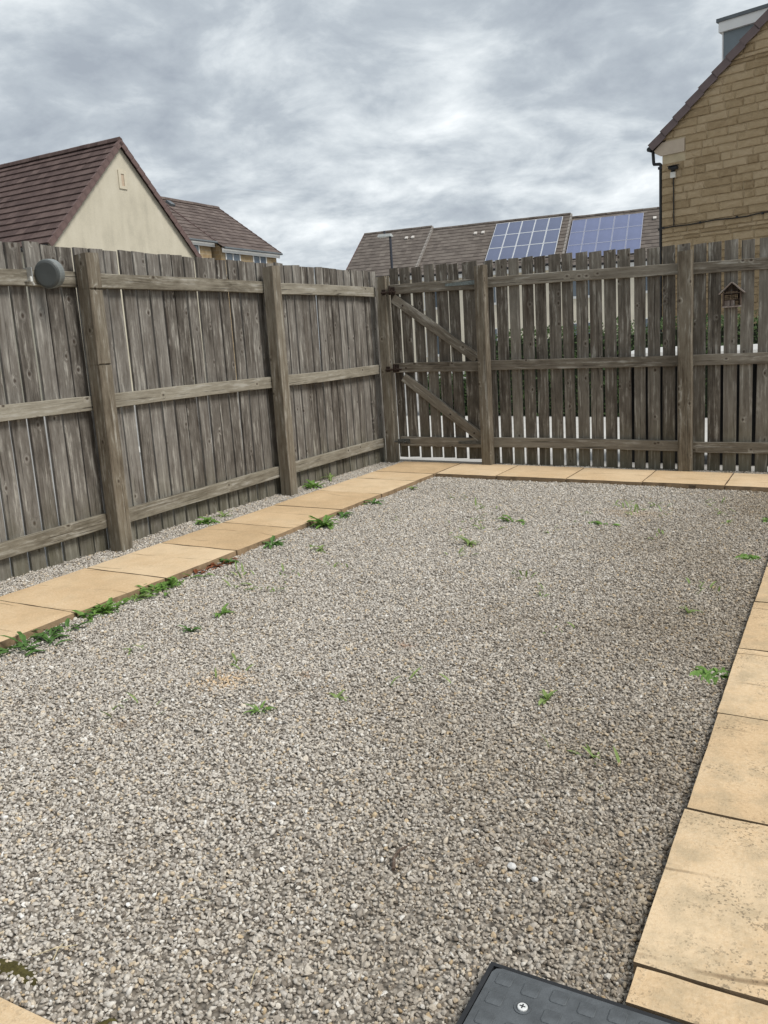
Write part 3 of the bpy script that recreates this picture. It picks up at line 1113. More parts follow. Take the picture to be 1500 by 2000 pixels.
# ------------------------------------------------------------------ inspection chamber cover
def cover():
    x0, y1, s = -0.583, 1.385, 0.452
    cx, cy = x0 + s / 2, y1 - s / 2
    zt = gz(cx, cy) + 0.006
    t = tag(empty('drain_cover', (cx, cy, zt)), 'square dark grey plastic drain cover with raised studs, in the gravel beside the right path', 'drain cover')
    t.rotation_euler = (0, -math.atan(SLX) * 1.0, 0)
    pl_ = plain('dark_grey_plastic', (0.088, 0.096, 0.102), 0.65, 0, 0.34, 18, 0.4)
    fr_ = plain('black_plastic', (0.022, 0.023, 0.025), 0.5, 0, 0.3, 20)
    h = s / 2
    # frame: four bars round the lid
    m = MB()
    m.box(-h, h, h - .009, h, -.06, -.003)
    m.box(-h, h, -h, -h + .009, -.06, -.003)
    m.box(-h, -h + .009, -h + .009, h - .009, -.06, -.003)
    m.box(h - .009, h, -h + .009, h - .009, -.06, -.003)
    m.build('frame', fr_, t)
    q = h - .0125
    c = .016
    m = MB()
    poly = [(-q + c, -q), (q - c, -q), (q - c * .3, -q + c * .3), (q, -q + c), (q, q - c), (q - c * .3, q - c * .3), (q - c, q), (-q + c, q), (-q + c * .3, q - c * .3), (-q, q - c), (-q, -q + c), (-q + c * .3, -q + c * .3)]
    m.prism(poly, -.03, 0.0, 'z')
    lid = m.build('lid', pl_, t)
    # raised rounded studs in staggered rows
    me = None
    pitch = 0.0535
    sz = .0165
    sm = MB()
    k_ = .004
    rnd = [(-sz + k_, -sz), (sz - k_, -sz), (sz, -sz + k_), (sz, sz - k_), (sz - k_, sz), (-sz + k_, sz), (-sz, sz - k_), (-sz, -sz + k_)]
    vs = [(x, yv, -.001) for x, yv in rnd] + [(x * .97, yv * .97, .0012) for x, yv in rnd] + [(x * .88, yv * .88, .0020) for x, yv in rnd]
    fs = []
    for lv in range(2):
        for i in range(8):
            j = (i + 1) % 8
            fs.append((lv * 8 + i, lv * 8 + j, lv * 8 + 8 + j, lv * 8 + 8 + i))
    fs.append(tuple(range(16, 24)))
    stud = sm.add(vs, fs).mesh('stud', pl_)
    for r_ in range(8):
        for c_ in range(8):
            x = -q + .030 + c_ * pitch
            yv = q - .026 - r_ * .0525 - (.006 if c_ % 2 else 0)
            if x > q - .018 or yv < -q + .018:
                continue
            if (c_, r_) in ((1, 1), (6, 1), (1, 6), (6, 6)):
                continue
            link('stud', stud, lid, (x, yv, 0))
    wht = plain('pale_screw_head', (0.72, 0.72, 0.70), 0.4, 0.2, 0.1, 40)
    for (sx, sy) in ((-1, 1), (1, 1), (-1, -1), (1, -1)):
        x, yv = sx * (q - .030 - pitch), sy * (q - .026 - .0525)
        m = MB().lathe([(.016, -.001), (.016, .0016), (.0125, .0016), (.0122, .0003)], 16)
        link('screw_collar', m.mesh('screw_collar', pl_), lid, (x, yv, 0))
        m = MB().lathe([(.0096, .0004), (.0096, .0030), (.0085, .0042)], 16)
        s_ = link('screw', m.mesh('screw', wht), lid, (x, yv, 0))
        m = MB().box(-.0055, .0055, -.0012, .0012, .0040, .0046).box(-.0012, .0012, -.0055, -.00121, .0040, .0046).box(-.0012, .0012, .00121, .0055, .0040, .0046)
        for f_ in range(1):
            link('screw_slot', m.mesh('screw_slot', fr_), lid, (x, yv, 0))


cover()


# ------------------------------------------------------------------ buildings
def stucco():
    m, t, b = new_mat('cream_render')
    tc = N(t, 'ShaderNodeTexCoord')
    a = noise_n(t, tc.outputs['Object'], 0.9, 5, 0.6)
    g = noise_n(t, tc.outputs['Object'], 40, 4, 0.7)
    st = noise_n(t, mapping(t, tc.outputs['Object'], scale=(3, 3, .5)), 1.0, 5, 0.6)
    f = math_n(t, 'MULTIPLY_ADD', st, 0.35, math_n(t, 'MULTIPLY_ADD', g, 0.25, math_n(t, 'MULTIPLY', a, 0.4)))
    L(t, ramp(t, f, [(0.36, (0.42, 0.385, 0.305)), (0.5, (0.545, 0.50, 0.395)), (0.66, (0.63, 0.585, 0.475))]), b.inputs['Base Color'])
    b.inputs['Roughness'].default_value = 0.95
    bump(t, b, g, 0.25, 0.01)
    return m


def tile_mat(name, a, b_, c_):
    m, t, b = new_mat(name)
    tc = N(t, 'ShaderNodeTexCoord')
    oi, off = rand_vec(t)
    add = N(t, 'ShaderNodeVectorMath', operation='ADD')
    L(t, tc.outputs['Object'], add.inputs[0])
    L(t, off, add.inputs[1])
    V = add.outputs[0]
    # each tile of a course its own tone: cells along the course's local X
    cell = N(t, 'ShaderNodeTexVoronoi', voronoi_dimensions='1D', feature='F1')
    cell.inputs['Scale'].default_value = 3.3
    cell.inputs['Randomness'].default_value = 0.0
    sx = N(t, 'ShaderNodeSeparateXYZ')
    L(t, V, sx.inputs[0])
    L(t, sx.outputs[0], cell.inputs['W'])
    hs = N(t, 'ShaderNodeSeparateColor')
    L(t, cell.outputs['Color'], hs.inputs[0])
    n = noise_n(t, V, 3.0, 6, 0.65)
    g = noise_n(t, V, 60, 3, 0.6)
    f = math_n(t, 'MULTIPLY_ADD', hs.outputs[0], 0.20, math_n(t, 'MULTIPLY_ADD', g, 0.25, math_n(t, 'MULTIPLY', n, 0.55)))
    c = ramp(t, f, [(0.32, a), (0.52, b_), (0.75, c_)])
    L(t, c, b.inputs['Base Color'])
    b.inputs['Roughness'].default_value = 0.8
    bump(t, b, g, 0.3, 0.006)
    return m


M['tile_red'] = tile_mat('red_brown_roof_tile', (0.055, 0.034, 0.030), (0.098, 0.065, 0.057), (0.16, 0.112, 0.098))
M['tile_brown'] = tile_mat('brown_roof_tile', (0.075, 0.055, 0.048), (0.125, 0.096, 0.084), (0.19, 0.155, 0.135))
M['tile_grey'] = tile_mat('grey_brown_roof_tile', (0.085, 0.070, 0.060), (0.140, 0.118, 0.102), (0.20, 0.175, 0.15))
M['verge'] = plain('brown_verge_tile', (0.135, 0.090, 0.082), 0.75, 0, 0.2, 6)
M['verge_plum'] = plain('plum_brown_verge', (0.150, 0.112, 0.108), 0.7, 0, 0.15, 6)
M['verge_grey'] = plain('pale_mortared_verge', (0.24, 0.22, 0.20), .85, 0, .25, 4)
M['white'] = plain('white_upvc', (0.78, 0.78, 0.76), 0.4, 0, 0.04, 4)
M['glass'] = plain('window_glass', (0.10, 0.13, 0.16), 0.08, 0.0, 0.15, 1)
M['glass'].node_tree.nodes['Principled BSDF'].inputs['Specular IOR Level'].default_value = 0.9
M['black'] = plain('black_rainwater_plastic', (0.018, 0.018, 0.019), 0.4, 0, 0.2, 5)
M['lead'] = plain('grey_lead', (0.13, 0.145, 0.155), 0.6, 0, 0.15, 5)


def tan_brick():
    m, t, b = new_mat('tan_brick')
    tc = N(t, 'ShaderNodeTexCoord')
    br_ = N(t, 'ShaderNodeTexBrick')
    br_.inputs['Color1'].default_value = (0.33, 0.235, 0.13, 1)
    br_.inputs['Color2'].default_value = (0.42, 0.32, 0.19, 1)
    br_.inputs['Mortar'].default_value = (0.40, 0.35, 0.27, 1)
    br_.inputs['Scale'].default_value = 1.0
    br_.inputs['Brick Width'].default_value = 0.45
    br_.inputs['Row Height'].default_value = 0.15
    br_.inputs['Mortar Size'].default_value = 0.008
    cb = N(t, 'ShaderNodeCombineXYZ')
    s = N(t, 'ShaderNodeSeparateXYZ')
    L(t, tc.outputs['Object'], s.inputs[0])
    L(t, math_n(t, 'ADD', s.outputs[0], s.outputs[1]), cb.inputs[0])
    L(t, s.outputs[2], cb.inputs[1])
    L(t, cb.outputs[0], br_.inputs['Vector'])
    n = noise_n(t, tc.outputs['Object'], 7, 5, 0.6)
    L(t, mixc(t, 1.0, br_.outputs['Color'], ramp(t, n, [(.3, .8), (.7, 1.15)]), 'MULTIPLY'), b.inputs['Base Color'])
    b.inputs['Roughness'].default_value = 0.9
    bump(t, b, br_.outputs['Fac'], -0.5, 0.01)
    return m


M['brick'] = tan_brick()
M['stucco'] = stucco()


def courses(parent, e0, e1, r0, r1, mat, gauge=0.3, lift=0.028, stop=1.0, seg=10, jit=0.004, name='tile_course'):
    """roof slope laid course by course from the eave e0-e1 up to the ridge r0-r1 (parent's coordinates)"""
    e0, e1, r0, r1 = map(Vector, (e0, e1, r0, r1))
    n = (e1 - e0).cross(r0 - e0).normalized()
    if n.z < 0:
        n = -n
    ln = ((r0 + r1) / 2 - (e0 + e1) / 2).length
    cnt = max(2, round(ln / gauge))
    rr = random.Random(int(ln * 100))
    for i in range(cnt):
        u0, u1 = i / cnt, min(1.0, (i + 1.12) / cnt)
        a0, a1 = e0.lerp(r0, u0), e1.lerp(r1, u0)
        b0, b1 = e0.lerp(r0, u1), e1.lerp(r1, u1)
        vs, fs = [], []
        for k_ in range(seg + 1):
            s = k_ / seg
            w1 = rr.uniform(-jit, jit)
            lo, hi = a0.lerp(a1, s), b0.lerp(b1, s)
            lo = lo - (hi - lo).normalized() * w1
            vs += [lo + n * (lift + w1), hi + n * 0.006, hi - n * 0.012, lo - n * 0.004]
        for k_ in range(seg):
            a, b_ = k_ * 4, k_ * 4 + 4
            for q in range(4):
                q2 = (q + 1) % 4
                fs.append((a + q, a + q2, b_ + q2, b_ + q))
        fs += [(3, 2, 1, 0), tuple(seg * 4 + q for q in range(4))]
        # local frame at the course's start so the tile cells run along X
        x = (a1 - a0).normalized()
        yv = n.cross(x)
        M4 = Matrix((x, yv, n)).transposed().to_4x4()
        M4.translation = a0
        inv = M4.inverted()
        me = MB().add([inv @ v_ for v_ in vs], fs).mesh(name, mat)
        o = link(name, me, parent)
        o.matrix_local = M4
    return cnt


def ridge(parent, p0, p1, mat, unit=0.45, r=0.11):
    p0, p1 = Vector(p0), Vector(p1)
    d = p1 - p0
    n = max(1, round(d.length / unit))
    x = d.normalized()
    side = x.cross(Vector((0, 0, 1))).normalized()
    up = side.cross(x)
    prof = [(-1, -.35), (-.72, .42), (0, .78), (.72, .42), (1, -.35), (.85, -.45), (-.85, -.45)]
    vs = []
    for e in (0.0, d.length / n - .012):
        for (a, b_) in prof:
            vs.append(x * e + side * a * r + up * b_ * r)
    k_ = len(prof)
    fs = [tuple(range(k_ - 1, -1, -1)), tuple(range(k_, 2 * k_))] + [(i, (i + 1) % k_, (i + 1) % k_ + k_, i + k_) for i in range(k_)]
    me = MB().add(vs, fs).mesh('ridge_tile', mat)
    for i in range(n):
        link('ridge_tile', me, parent, p0 + d * (i / n) + Vector((0, 0, R.uniform(-.004, .004))))


def verge_run(parent, p0, p1, out, mat, unit=0.3, drop=0.15, over=0.05, step=0.018):
    """stepped verge units up a gable from eave p0 to ridge p1; out = away from the gable"""
    p0, p1, out = Vector(p0), Vector(p1), Vector(out).normalized()
    d = p1 - p0
    n = max(1, round(d.length / unit))
    x = d.normalized()
    up = out.cross(x)
    if up.z < 0:
        up = -up
    ul = d.length / n
    vs = []
    for e, lf in ((0.0, step), (ul * 1.04, 0.0)):
        for (a, b_) in ((0.0, 0.035), (over, 0.035), (over, -drop), (over - .018, -drop), (over - .018, 0.0), (0.0, 0.0)):
            vs.append(x * e + out * a + up * (b_ + lf))
    k_ = 6
    fs = [tuple(range(k_ - 1, -1, -1)), tuple(range(k_, 2 * k_))] + [(i, (i + 1) % k_, (i + 1) % k_ + k_, i + k_) for i in range(k_)]
    me = MB().add(vs, fs).mesh('verge_tile', mat)
    for i in range(n):
        link('verge_tile', me, parent, p0 + d * (i / n))


def window(parent, c, wdt, hgt, nx, depth=0.05, mull=1):
    """c centre on the wall face (parent coords), nx outward normal (unit, horizontal)"""
    c, nv = Vector(c), Vector(nx)
    s = Vector((-nv.y, nv.x, 0))
    def bx(m, a0, a1, z0, z1, d0, d1):
        pts = []
        for z in (z0, z1):
            for (a, d) in ((a0, d0), (a1, d0), (a1, d1), (a0, d1)):
                p = s * a + nv * d
                pts.append((p.x, p.y, z))
        m.hexa(pts)
    m = MB()
    f = 0.055
    hw, hh = wdt / 2, hgt / 2
    bx(m, -hw, hw, hh - f, hh, 0.002, .032)
    bx(m, -hw, hw, -hh, -hh + f, 0.002, .032)
    bx(m, -hw, -hw + f, -hh + f, hh - f, 0.002, .032)
    bx(m, hw - f, hw, -hh + f, hh - f, 0.002, .032)
    for i in range(mull):
        q = -hw + wdt * (i + 1) / (mull + 1)
        bx(m, q - f / 2, q + f / 2, -hh + f, hh - f, 0.002, .028)
    fr_ = m.build('window', M['white'], parent, loc=c)
    edges = [-hw + f] + [-hw + wdt * (i + 1) / (mull + 1) for i in range(mull)] + [hw - f]
    for i in range(mull + 1):
        m = MB()
        bx(m, edges[i] + (f / 2 if i else 0), edges[i + 1] - (f / 2 if i < mull else 0), -hh + f, hh - f, 0.003, .014)
        m.build('pane', M['glass'], fr_)
    m = MB()
    bx(m, -hw - .05, hw + .05, -hh - .07, -hh - .002, 0.002, .06)
    m.build('sill', M['white'], fr_)


# --- cream rendered house on the left: gable towards us
def cream_house():
    gx, yc, hw = -18.93, 19.88, 2.98
    zr, ze = 7.47, 4.47
    t = tag(empty('house', (gx, yc, 0)), 'cream rendered house with a steep red brown tiled roof, gable end behind the left fence', 'house')
    ln = 9.0
    MB().prism([(-hw + .06, -.4), (hw - .06, -.4), (hw - .06, ze - .02), (0, zr - .12), (-hw + .06, ze - .02)], -ln, -.04, 'x').build('wall', M['stucco'], t)
    for s in (-1, 1):
        e0, e1 = (-ln, s * (hw + .10), ze - .10), (0.02, s * (hw + .10), ze - .10)
        r0, r1 = (-ln, 0, zr), (0.02, 0, zr)
        courses(t, e0, e1, r0, r1, M['tile_red'], 0.30, lift=0.045, seg=14)
        verge_run(t, (0.012, s * (hw + .11), ze - .11), (0.012, s * 0.02, zr - .01), (1, 0, 0), M['verge'], 0.30, drop=.13, over=.07)
        m = MB().tube([(-ln, s * (hw + .15), ze - .17), (0.03, s * (hw + .15), ze - .17)], .055, 8)
        m.build('gutter', M['black'], t)
    ridge(t, (-ln, 0, zr + .02), (0.06, 0, zr + .02), M['tile_red'], 0.42, 0.12)
    # slit vent with a raised surround
    vm = plain('pink_cream_surround', (0.57, 0.515, 0.40), 0.9, 0, 0.08, 4)
    z0, z1 = 6.14, 6.66
    m = MB()
    m.box(-.0385, -.012, -.16, .16, z1 - .10, z1)
    m.box(-.0385, -.012, -.16, .16, z0, z0 + .08)
    m.box(-.0385, -.012, -.16, -.06, z0 + .08, z1 - .10)
    m.box(-.0385, -.012, .06, .16, z0 + .08, z1 - .10)
    v_ = m.build('vent_surround', vm, t)
    MB().box(-.0384, -.03, -.0595, .0595, z0 + .0805, z1 - .1005).build('vent', plain('rust_red_vent', (0.49, 0.385, 0.285), 0.8, 0, 0.1, 10), v_)


cream_house()


# --- pair of brown roofed houses beyond it
def brown_houses():
    xr, zr, xe, ze = -24.77, 7.57, -21.66, 5.35
    k_ = (zr - ze) / (xe - xr)
    for (y0, y1, xe_, lab, wins) in (
            (21.6, 27.72, xe - .32, 'brown roofed house just right of the cream gable, its eave set back higher', [(26.55, 5.02, .72, 1.05, 0), (23.6, 4.95, 1.1, 1.05, 1)]),
            (27.76, 31.66, xe, 'brown roofed house at the end of its row, white fascia over two small windows', [(28.55, 4.78, .95, .9, 1), (30.35, 4.78, .95, .9, 1)])):
        ze_ = zr - k_ * (xe_ - xr)
        t = tag(empty('house', (xr, y0, 0)), lab, 'house', 'tiled houses beyond the left fence')
        ln = y1 - y0
        hw = xe_ - xr - .18
        MB().prism([(-hw, -.4), (hw, -.4), (hw, ze_ + .02), (0, zr - .14), (-hw, ze_ + .02)], 0.05, ln - .08, 'y').build('wall', M['brick'], t)
        for s in (1, -1):
            courses(t, (s * (xe_ - xr), 0, ze_), (s * (xe_ - xr), ln, ze_), (0, 0, zr), (0, ln, zr), M['tile_brown'], 0.30, lift=.03, seg=10)
            m = MB().box(min(s * (hw + .10), s * (hw + .13)), max(s * (hw + .10), s * (hw + .13)), 0.02, ln + .02, ze_ - .20, ze_ - .025)
            m.build('fascia', M['white'], t)
            m = MB().tube([(s * (xe_ - xr + .05), 0.02, ze_ - .035), (s * (xe_ - xr + .05), ln + .04, ze_ - .035)], .045, 8)
            m.build('gutter', M['lead'], t)
            verge_run(t, (s * (xe_ - xr + .01), ln - .01, ze_ - .01), (s * .02, ln - .01, zr - .01), (0, 1, 0), M['verge'], .30, drop=.10, over=.05)
        ridge(t, (0, 0, zr + .02), (0, ln, zr + .02), M['tile_brown'], .45, .11)
        for (yw, zw, ww, wh, mu) in wins:
            window(t, (hw + .001, yw - y0, zw), ww, wh, (1, 0, 0), mull=mu)
        # roof vent tile
        u = .13
        m = MB().box(-.16, .16, -.12, .12, 0, .09)
        o = m.build('roof_vent', M['white'] if y0 < 27 else M['lead'], t, loc=((xe_ - xr) * u, ln * .86 if y0 < 27 else ln * .08, zr - k_ * (xe_ - xr) * u + .03))
        o.rotation_euler = (0, math.atan(k_), 0)
    return


brown_houses()


# --- far terrace with solar panels
def terrace():
    th = rad(-8)
    nv = Vector((math.sin(th), math.cos(th), 0))
    tv = Vector((math.cos(th), -math.sin(th), 0))
    tan35 = math.tan(rad(35))
    S_R, S_E = 48.0, 44.1
    blue = plain('blue_solar_glass', (0.115, 0.135, 0.21), 0.12, 0.0, 0.12, 0.8)
    blue.node_tree.nodes['Principled BSDF'].inputs['Specular IOR Level'].default_value = 0.8
    violet = plain('violet_solar_glass', (0.135, 0.158, 0.265), 0.14, 0.0, 0.14, 0.8)
    violet.node_tree.nodes['Principled BSDF'].inputs['Specular IOR Level'].default_value = 0.8
    alu = plain('bright_aluminium', (0.72, 0.74, 0.76), 0.4, 0.2, 0.05, 4)
    dka = plain('dull_blue_frame', (0.42, 0.44, 0.54), 0.4, 0.2, 0.05, 4)
    pale = plain('pale_buff_wall', (0.79, 0.73, 0.60), 0.9, 0, 0.08, 2)
    units = [(-18.35, -14.27, 7.57, 'terraced house at the left end of the far row, bare tiled roof', None),
             (-14.25, -6.62, 7.42, 'terraced house in the middle of the far row, white framed solar panels on its roof', (-10.55, -6.98, 47.72, 44.55, blue, alu)),
             (-6.60, 3.2, 7.22, 'terraced house at the right of the far row, violet solar panels on its roof', (-6.48, -2.90, 47.62, 44.5, violet, dka))]
    for ui, (t0, t1, zr, lab, pv) in enumerate(units):
        base = tv * t0 + nv * S_R
        t = tag(empty('terraced_house', (base.x, base.y, 0), -th), lab, 'house', 'terraced houses of the far row')
        ln = t1 - t0
        hw = S_R - S_E
        ze = zr - hw * tan35
        MB().prism([(-hw + .2, -.5), (hw - .2, -.5), (hw - .2, ze), (0, zr - .14), (-hw + .2, ze)], .02, ln - .02, 'x').build('wall', pale, t)
        courses(t, (0, -hw, ze), (ln, -hw, ze), (0, 0, zr), (ln, 0, zr), M['tile_grey'], .33, lift=.03, seg=8)
        courses(t, (0, hw, ze), (ln, hw, ze), (0, 0, zr), (ln, 0, zr), M['tile_grey'], .8, lift=.03, seg=4)
        ridge(t, (0, 0, zr + .02), (ln, 0, zr + .02), M['tile_grey'], .6, .09)
        verge_run(t, (ln - .02, -hw, ze), (ln - .02, 0, zr), (1, 0, 0), M['verge_grey'], .33, drop=.14, over=.09)
        if ui == 0:
            verge_run(t, (.02, -hw, ze), (.02, 0, zr), (-1, 0, 0), M['verge'], .33, drop=.10, over=.04)
        m = MB().tube([(0, -hw - .06, ze - .04), (ln, -hw - .06, ze - .04)], .06, 6)
        m.build('gutter', M['black'], t)
        MB().box(0, ln, -hw - .03, -hw, ze - .30, ze - .06).box(0, ln, -hw + .0005, -hw + .198, ze - .30, ze - .275).build('fascia', M['white'], t)
        # windows and doors seen as glimpses through the fence
        q = 1.0
        while q < ln - .8:
            window(t, (q, -hw + .199, 3.55), 1.1, 1.15, (0, -1, 0))
            window(t, (q, -hw + .199, 1.15), 1.1, 1.2, (0, -1, 0))
            q += 3.3
        pitch = math.atan(tan35)
        def on_roof(tt, ss, up=.05):
            return Vector((tt - t0, ss - S_R, zr - (S_R - ss) * tan35)) + Vector((0, -math.sin(pitch), math.cos(pitch))) * up
        for tt in ((-15.53, -15.16), (-11.6, -11.18), (-2.35, -1.9))[ui]:
            o = MB().box(-.08, .08, -.10, .10, 0, .07).build('roof_vent', plain('pale_vent', (.55, .52, .48), .7), t, loc=on_roof(tt, 47.15, .03))
            o.rotation_euler = (pitch, 0, 0)
        if pv:
            ta, tb, sa, sb, gl, frm = pv
            cw = (tb - ta) / 5
            rh = (sa - sb) / math.cos(pitch) / 3
            f = .020
            fm = MB()
            fm.box(-cw / 2 + .008, cw / 2 - .008, -f, 0, 0, .04).box(-cw / 2 + .008, cw / 2 - .008, -rh + .016, -rh + .016 + f, 0, .04)
            fm.box(-cw / 2 + .008, -cw / 2 + .008 + f, -rh + .016 + f, -f, 0, .04).box(cw / 2 - .008 - f, cw / 2 - .008, -rh + .016 + f, -f, 0, .04)
            fme = fm.mesh('solar_panel', frm)
            gme = MB().box(-cw / 2 + .008 + f, cw / 2 - .008 - f, -rh + .016 + f, -f, 0.005, .032).mesh('cell_glass', gl)
            for r_ in range(3):
                for c_ in range(5):
                    o = link('solar_panel', fme, t, on_roof(ta + cw * (c_ + .5), sa - rh * r_ * math.cos(pitch), .07), (pitch + R.uniform(-.004, .004), R.uniform(-.004, .004), 0))
                    link('cell_glass', gme, o)


terrace()


# --- stone house on the right
def stone_house():
    a = rad(15)
    tv = Vector((math.cos(a), -math.sin(a), 0))
    nv = Vector((math.sin(a), math.cos(a), 0))
    base = tv * -8.59 + nv * 18.06
    t = tag(empty('stone_house', (base.x, base.y, 0), -a), 'tan coursed stone house with a stepped brown verge, rising behind the right of the fence', 'house')
    # local: x along the gable from its left corner, y into the house, z up
    SL = 0.818
    zv = lambda x: 4.94 + SL * (x + 0.20)        # top line of the verge
    W = 9.2
    xm = W / 2
    zr = zv(xm)
    mort = plain('lime_mortar', (0.50, 0.41, 0.27), 0.95, 0, 0.15, 5, .3)
    MB().prism([(0.01, -.5), (W - .01, -.5), (W - .01, zv(0) - .2), (xm, zr - .2), (0.01, zv(0) - .2)], 0.001, 10.0, 'y').build('wall', mort, t)
    # stones
    m, tr, b = new_mat('tan_gritstone')
    tc = N(tr, 'ShaderNodeTexCoord')
    oi, off = rand_vec(tr)
    add = N(tr, 'ShaderNodeVectorMath', operation='ADD')
    L(tr, tc.outputs['Object'], add.inputs[0])
    L(tr, off, add.inputs[1])
    n1 = noise_n(tr, add.outputs[0], 9, 6, 0.65)
    n2 = noise_n(tr, add.outputs[0], 45, 4, 0.65)
    f = math_n(tr, 'MULTIPLY_ADD', oi.outputs['Random'], 0.30, math_n(tr, 'MULTIPLY_ADD', n2, 0.25, math_n(tr, 'MULTIPLY', n1, 0.45)))
    c = ramp(tr, f, [(0.30, (0.30, 0.212, 0.118)), (0.50, (0.42, 0.31, 0.182)), (0.66, (0.48, 0.365, 0.228)), (0.80, (0.50, 0.355, 0.228))])
    L(tr, c, b.inputs['Base Color'])
    b.inputs['Roughness'].default_value = 0.95
    bump(tr, b, math_n(tr, 'MULTIPLY_ADD', n2, .5, n1), 1.0, 0.03)
    st_mat = m

    def stone_mesh(x0, x1, z0, z1, clip=True, seed=0):
        """pitched-face block; its outline is cut to the roof slope where it runs under the verge"""
        rr = random.Random(seed)
        poly = [(x0, z0), (x1, z0), (x1, z1), (x0, z1)]
        if clip:
            lim = lambda x: zv(x) - .11
            out = []
            for i in range(4):
                p, q = poly[i], poly[(i + 1) % 4]
                dp, dq = lim(p[0]) - p[1], lim(q[0]) - q[1]
                if dp >= 0:
                    out.append(p)
                if (dp >= 0) != (dq >= 0):
                    u = dp / (dp - dq)
                    out.append((p[0] + (q[0] - p[0]) * u, p[1] + (q[1] - p[1]) * u))
            poly = out
        if len(poly) < 3:
            return None, None
        cx = sum(p[0] for p in poly) / len(poly)
        cz = sum(p[1] for p in poly) / len(poly)
        fine_ = []
        for i in range(len(poly)):
            p, q = poly[i], poly[(i + 1) % len(poly)]
            ns = 3 if abs(q[0] - p[0]) > .25 else 1
            for s in range(ns):
                fine_.append((p[0] + (q[0] - p[0]) * s / ns, p[1] + (q[1] - p[1]) * s / ns))
        n = len(fine_)
        vs = [(x - cx, .03, z - cz) for x, z in fine_]
        vs += [(x - cx + rr.uniform(-.003, .003), -.002 + rr.uniform(-.003, .001), z - cz + rr.uniform(-.003, .003)) for x, z in fine_]
        for x, z in fine_:
            dx, dz = cx - x, cz - z
            l = math.hypot(dx, dz) + 1e-6
            ins = min(.028, l * .4)
            prj = -.008 - rr.uniform(0, .012) - (.014 if z < cz else 0)
            ins *= .6 if z < cz else 1.5
            vs.append((x - cx + dx / l * ins, prj, z - cz + dz / l * ins))
        fs = []
        for lv in range(2):
            for i in range(n):
                j = (i + 1) % n
                fs.append((lv * n + i, lv * n + j, lv * n + n + j, lv * n + n + i))
        vs.append((rr.uniform(-.04, .04), -.028 - rr.uniform(0, .012), rr.uniform(-.015, .015)))
        for i in range(n):
            fs.append((2 * n + i, 2 * n + (i + 1) % n, 3 * n))
        return (vs, fs), (cx, cz)

    rr = random.Random(5)
    shared = {}
    CH = 0.157
    z = 4.66 - CH * 25
    row = 0
    lower = MB()
    npart = 0
    XMAX = 3.3
    while z < 7.6:
        h = CH
        split = rr.random() < 0.17
        hs = (CH * .5, CH * .5) if split else (CH,)
        zz_ = z
        for hh in hs:
            x = 0.0
            first = True
            while x < XMAX:
                ln = rr.choice((.22, .30, .36, .42, .48, .55, .62))
                if first and row % 2:
                    ln = .26
                first = False
                if x + ln > XMAX:
                    ln = XMAX - x
                    if ln < .12:
                        break
                x0, x1 = x + .0035, x + ln - .0035
                z0, z1 = zz_ + .003, zz_ + hh - .003
                x += ln
                # the kneeler stone takes this corner
                if z1 > 4.63 and z0 < 4.95 and x0 < .50:
                    if x1 < .54 or z0 > 4.93:
                        continue
                    x0 = .515
                    if x1 - x0 < .08:
                        continue
                lim = zv(x0) - .11
                whole = z1 < lim
                if zv(x1) - .11 < z0:
                    continue
                key = (round(x1 - x0, 2), round(hh, 3), rr.randrange(3))
                vis = z0 > 2.55 and npart < 290
                if whole and vis and key in shared:
                    me = shared[key]
                    c0 = ((x0 + x1) / 2, (z0 + z1) / 2)
                else:
                    g_, c0 = stone_mesh(x0, x1, z0, z1, not whole, rr.randrange(9999))
                    if g_ is None:
                        continue
                    if not vis:
                        lower.add([(v_[0] + c0[0], v_[1], v_[2] + c0[1]) for v_ in g_[0]], g_[1])
                        continue
                    me = MB().add(*g_).mesh('stone', st_mat)
                    if whole:
                        shared[key] = me
                link('stone', me, t, (c0[0], 0, c0[1]))
                npart += 1
            zz_ += hh
        z += CH
        row += 1
    if lower.v:
        tag(lower.build('stonework', st_mat, t), kind='stuff')
    # kneeler (springer) stone at the eave
    kn = plain('smooth_cast_stone', (0.50, 0.41, 0.315), 0.85, 0, 0.07, 5)
    m = MB().prism([(-.02, 4.675), (.50, 4.675), (.50, 4.935), (.02, 4.935), (-.16, 4.80), (-.13, 4.74)], -.03, .0115, 'y')
    m.build('kneeler', kn, t)
    # roof slopes, verge, gutter
    D = 10.0
    courses(t, (-.22, -.045, zv(-.22) - .045), (-.22, D, zv(-.22) - .045), (xm, -.045, zr - .045), (xm, D, zr - .045), M['tile_brown'], .30, lift=.03, seg=8)
    courses(t, (W + .22, -.045, zv(-.22) - .045), (W + .22, D, zv(-.22) - .045), (xm, -.045, zr - .045), (xm, D, zr - .045), M['tile_brown'], .30, lift=.03, seg=8)
    ridge(t, (xm, -.06, zr), (xm, D, zr), M['tile_brown'], .45, .12)
    verge_run(t, (-.23, -.046, zv(-.23) - .035), (xm, -.046, zr - .035), (0, -1, 0), M['verge_plum'], .345, drop=.125, over=.05, step=.03)
    verge_run(t, (W + .23, -.046, zv(-.23) - .035), (xm, -.046, zr - .035), (0, -1, 0), M['verge_plum'], .345, drop=.125, over=.05, step=.03)
    m = MB()
    m.tube([(-.255, -.08, 4.845), (-.255, 6, 4.845)], .05, 8)
    m.build('gutter', M['black'], t)
    m = MB().tube([(-.215, .03, 4.83), (-.20, .03, 4.60), (-.195, .03, 4.565), (-.185, .03, 4.545), (-.07, .03, 4.53), (-.045, .03, 4.515), (-.04, .03, 4.48), (-.04, .03, .1)], .034, 10)
    dp = m.build('downpipe', M['black'], t)
    m = MB()
    for zz_ in (4.42, 3.18, 1.6):
        m.box(-.085, .005, -.01, .069, zz_, zz_ + .05)
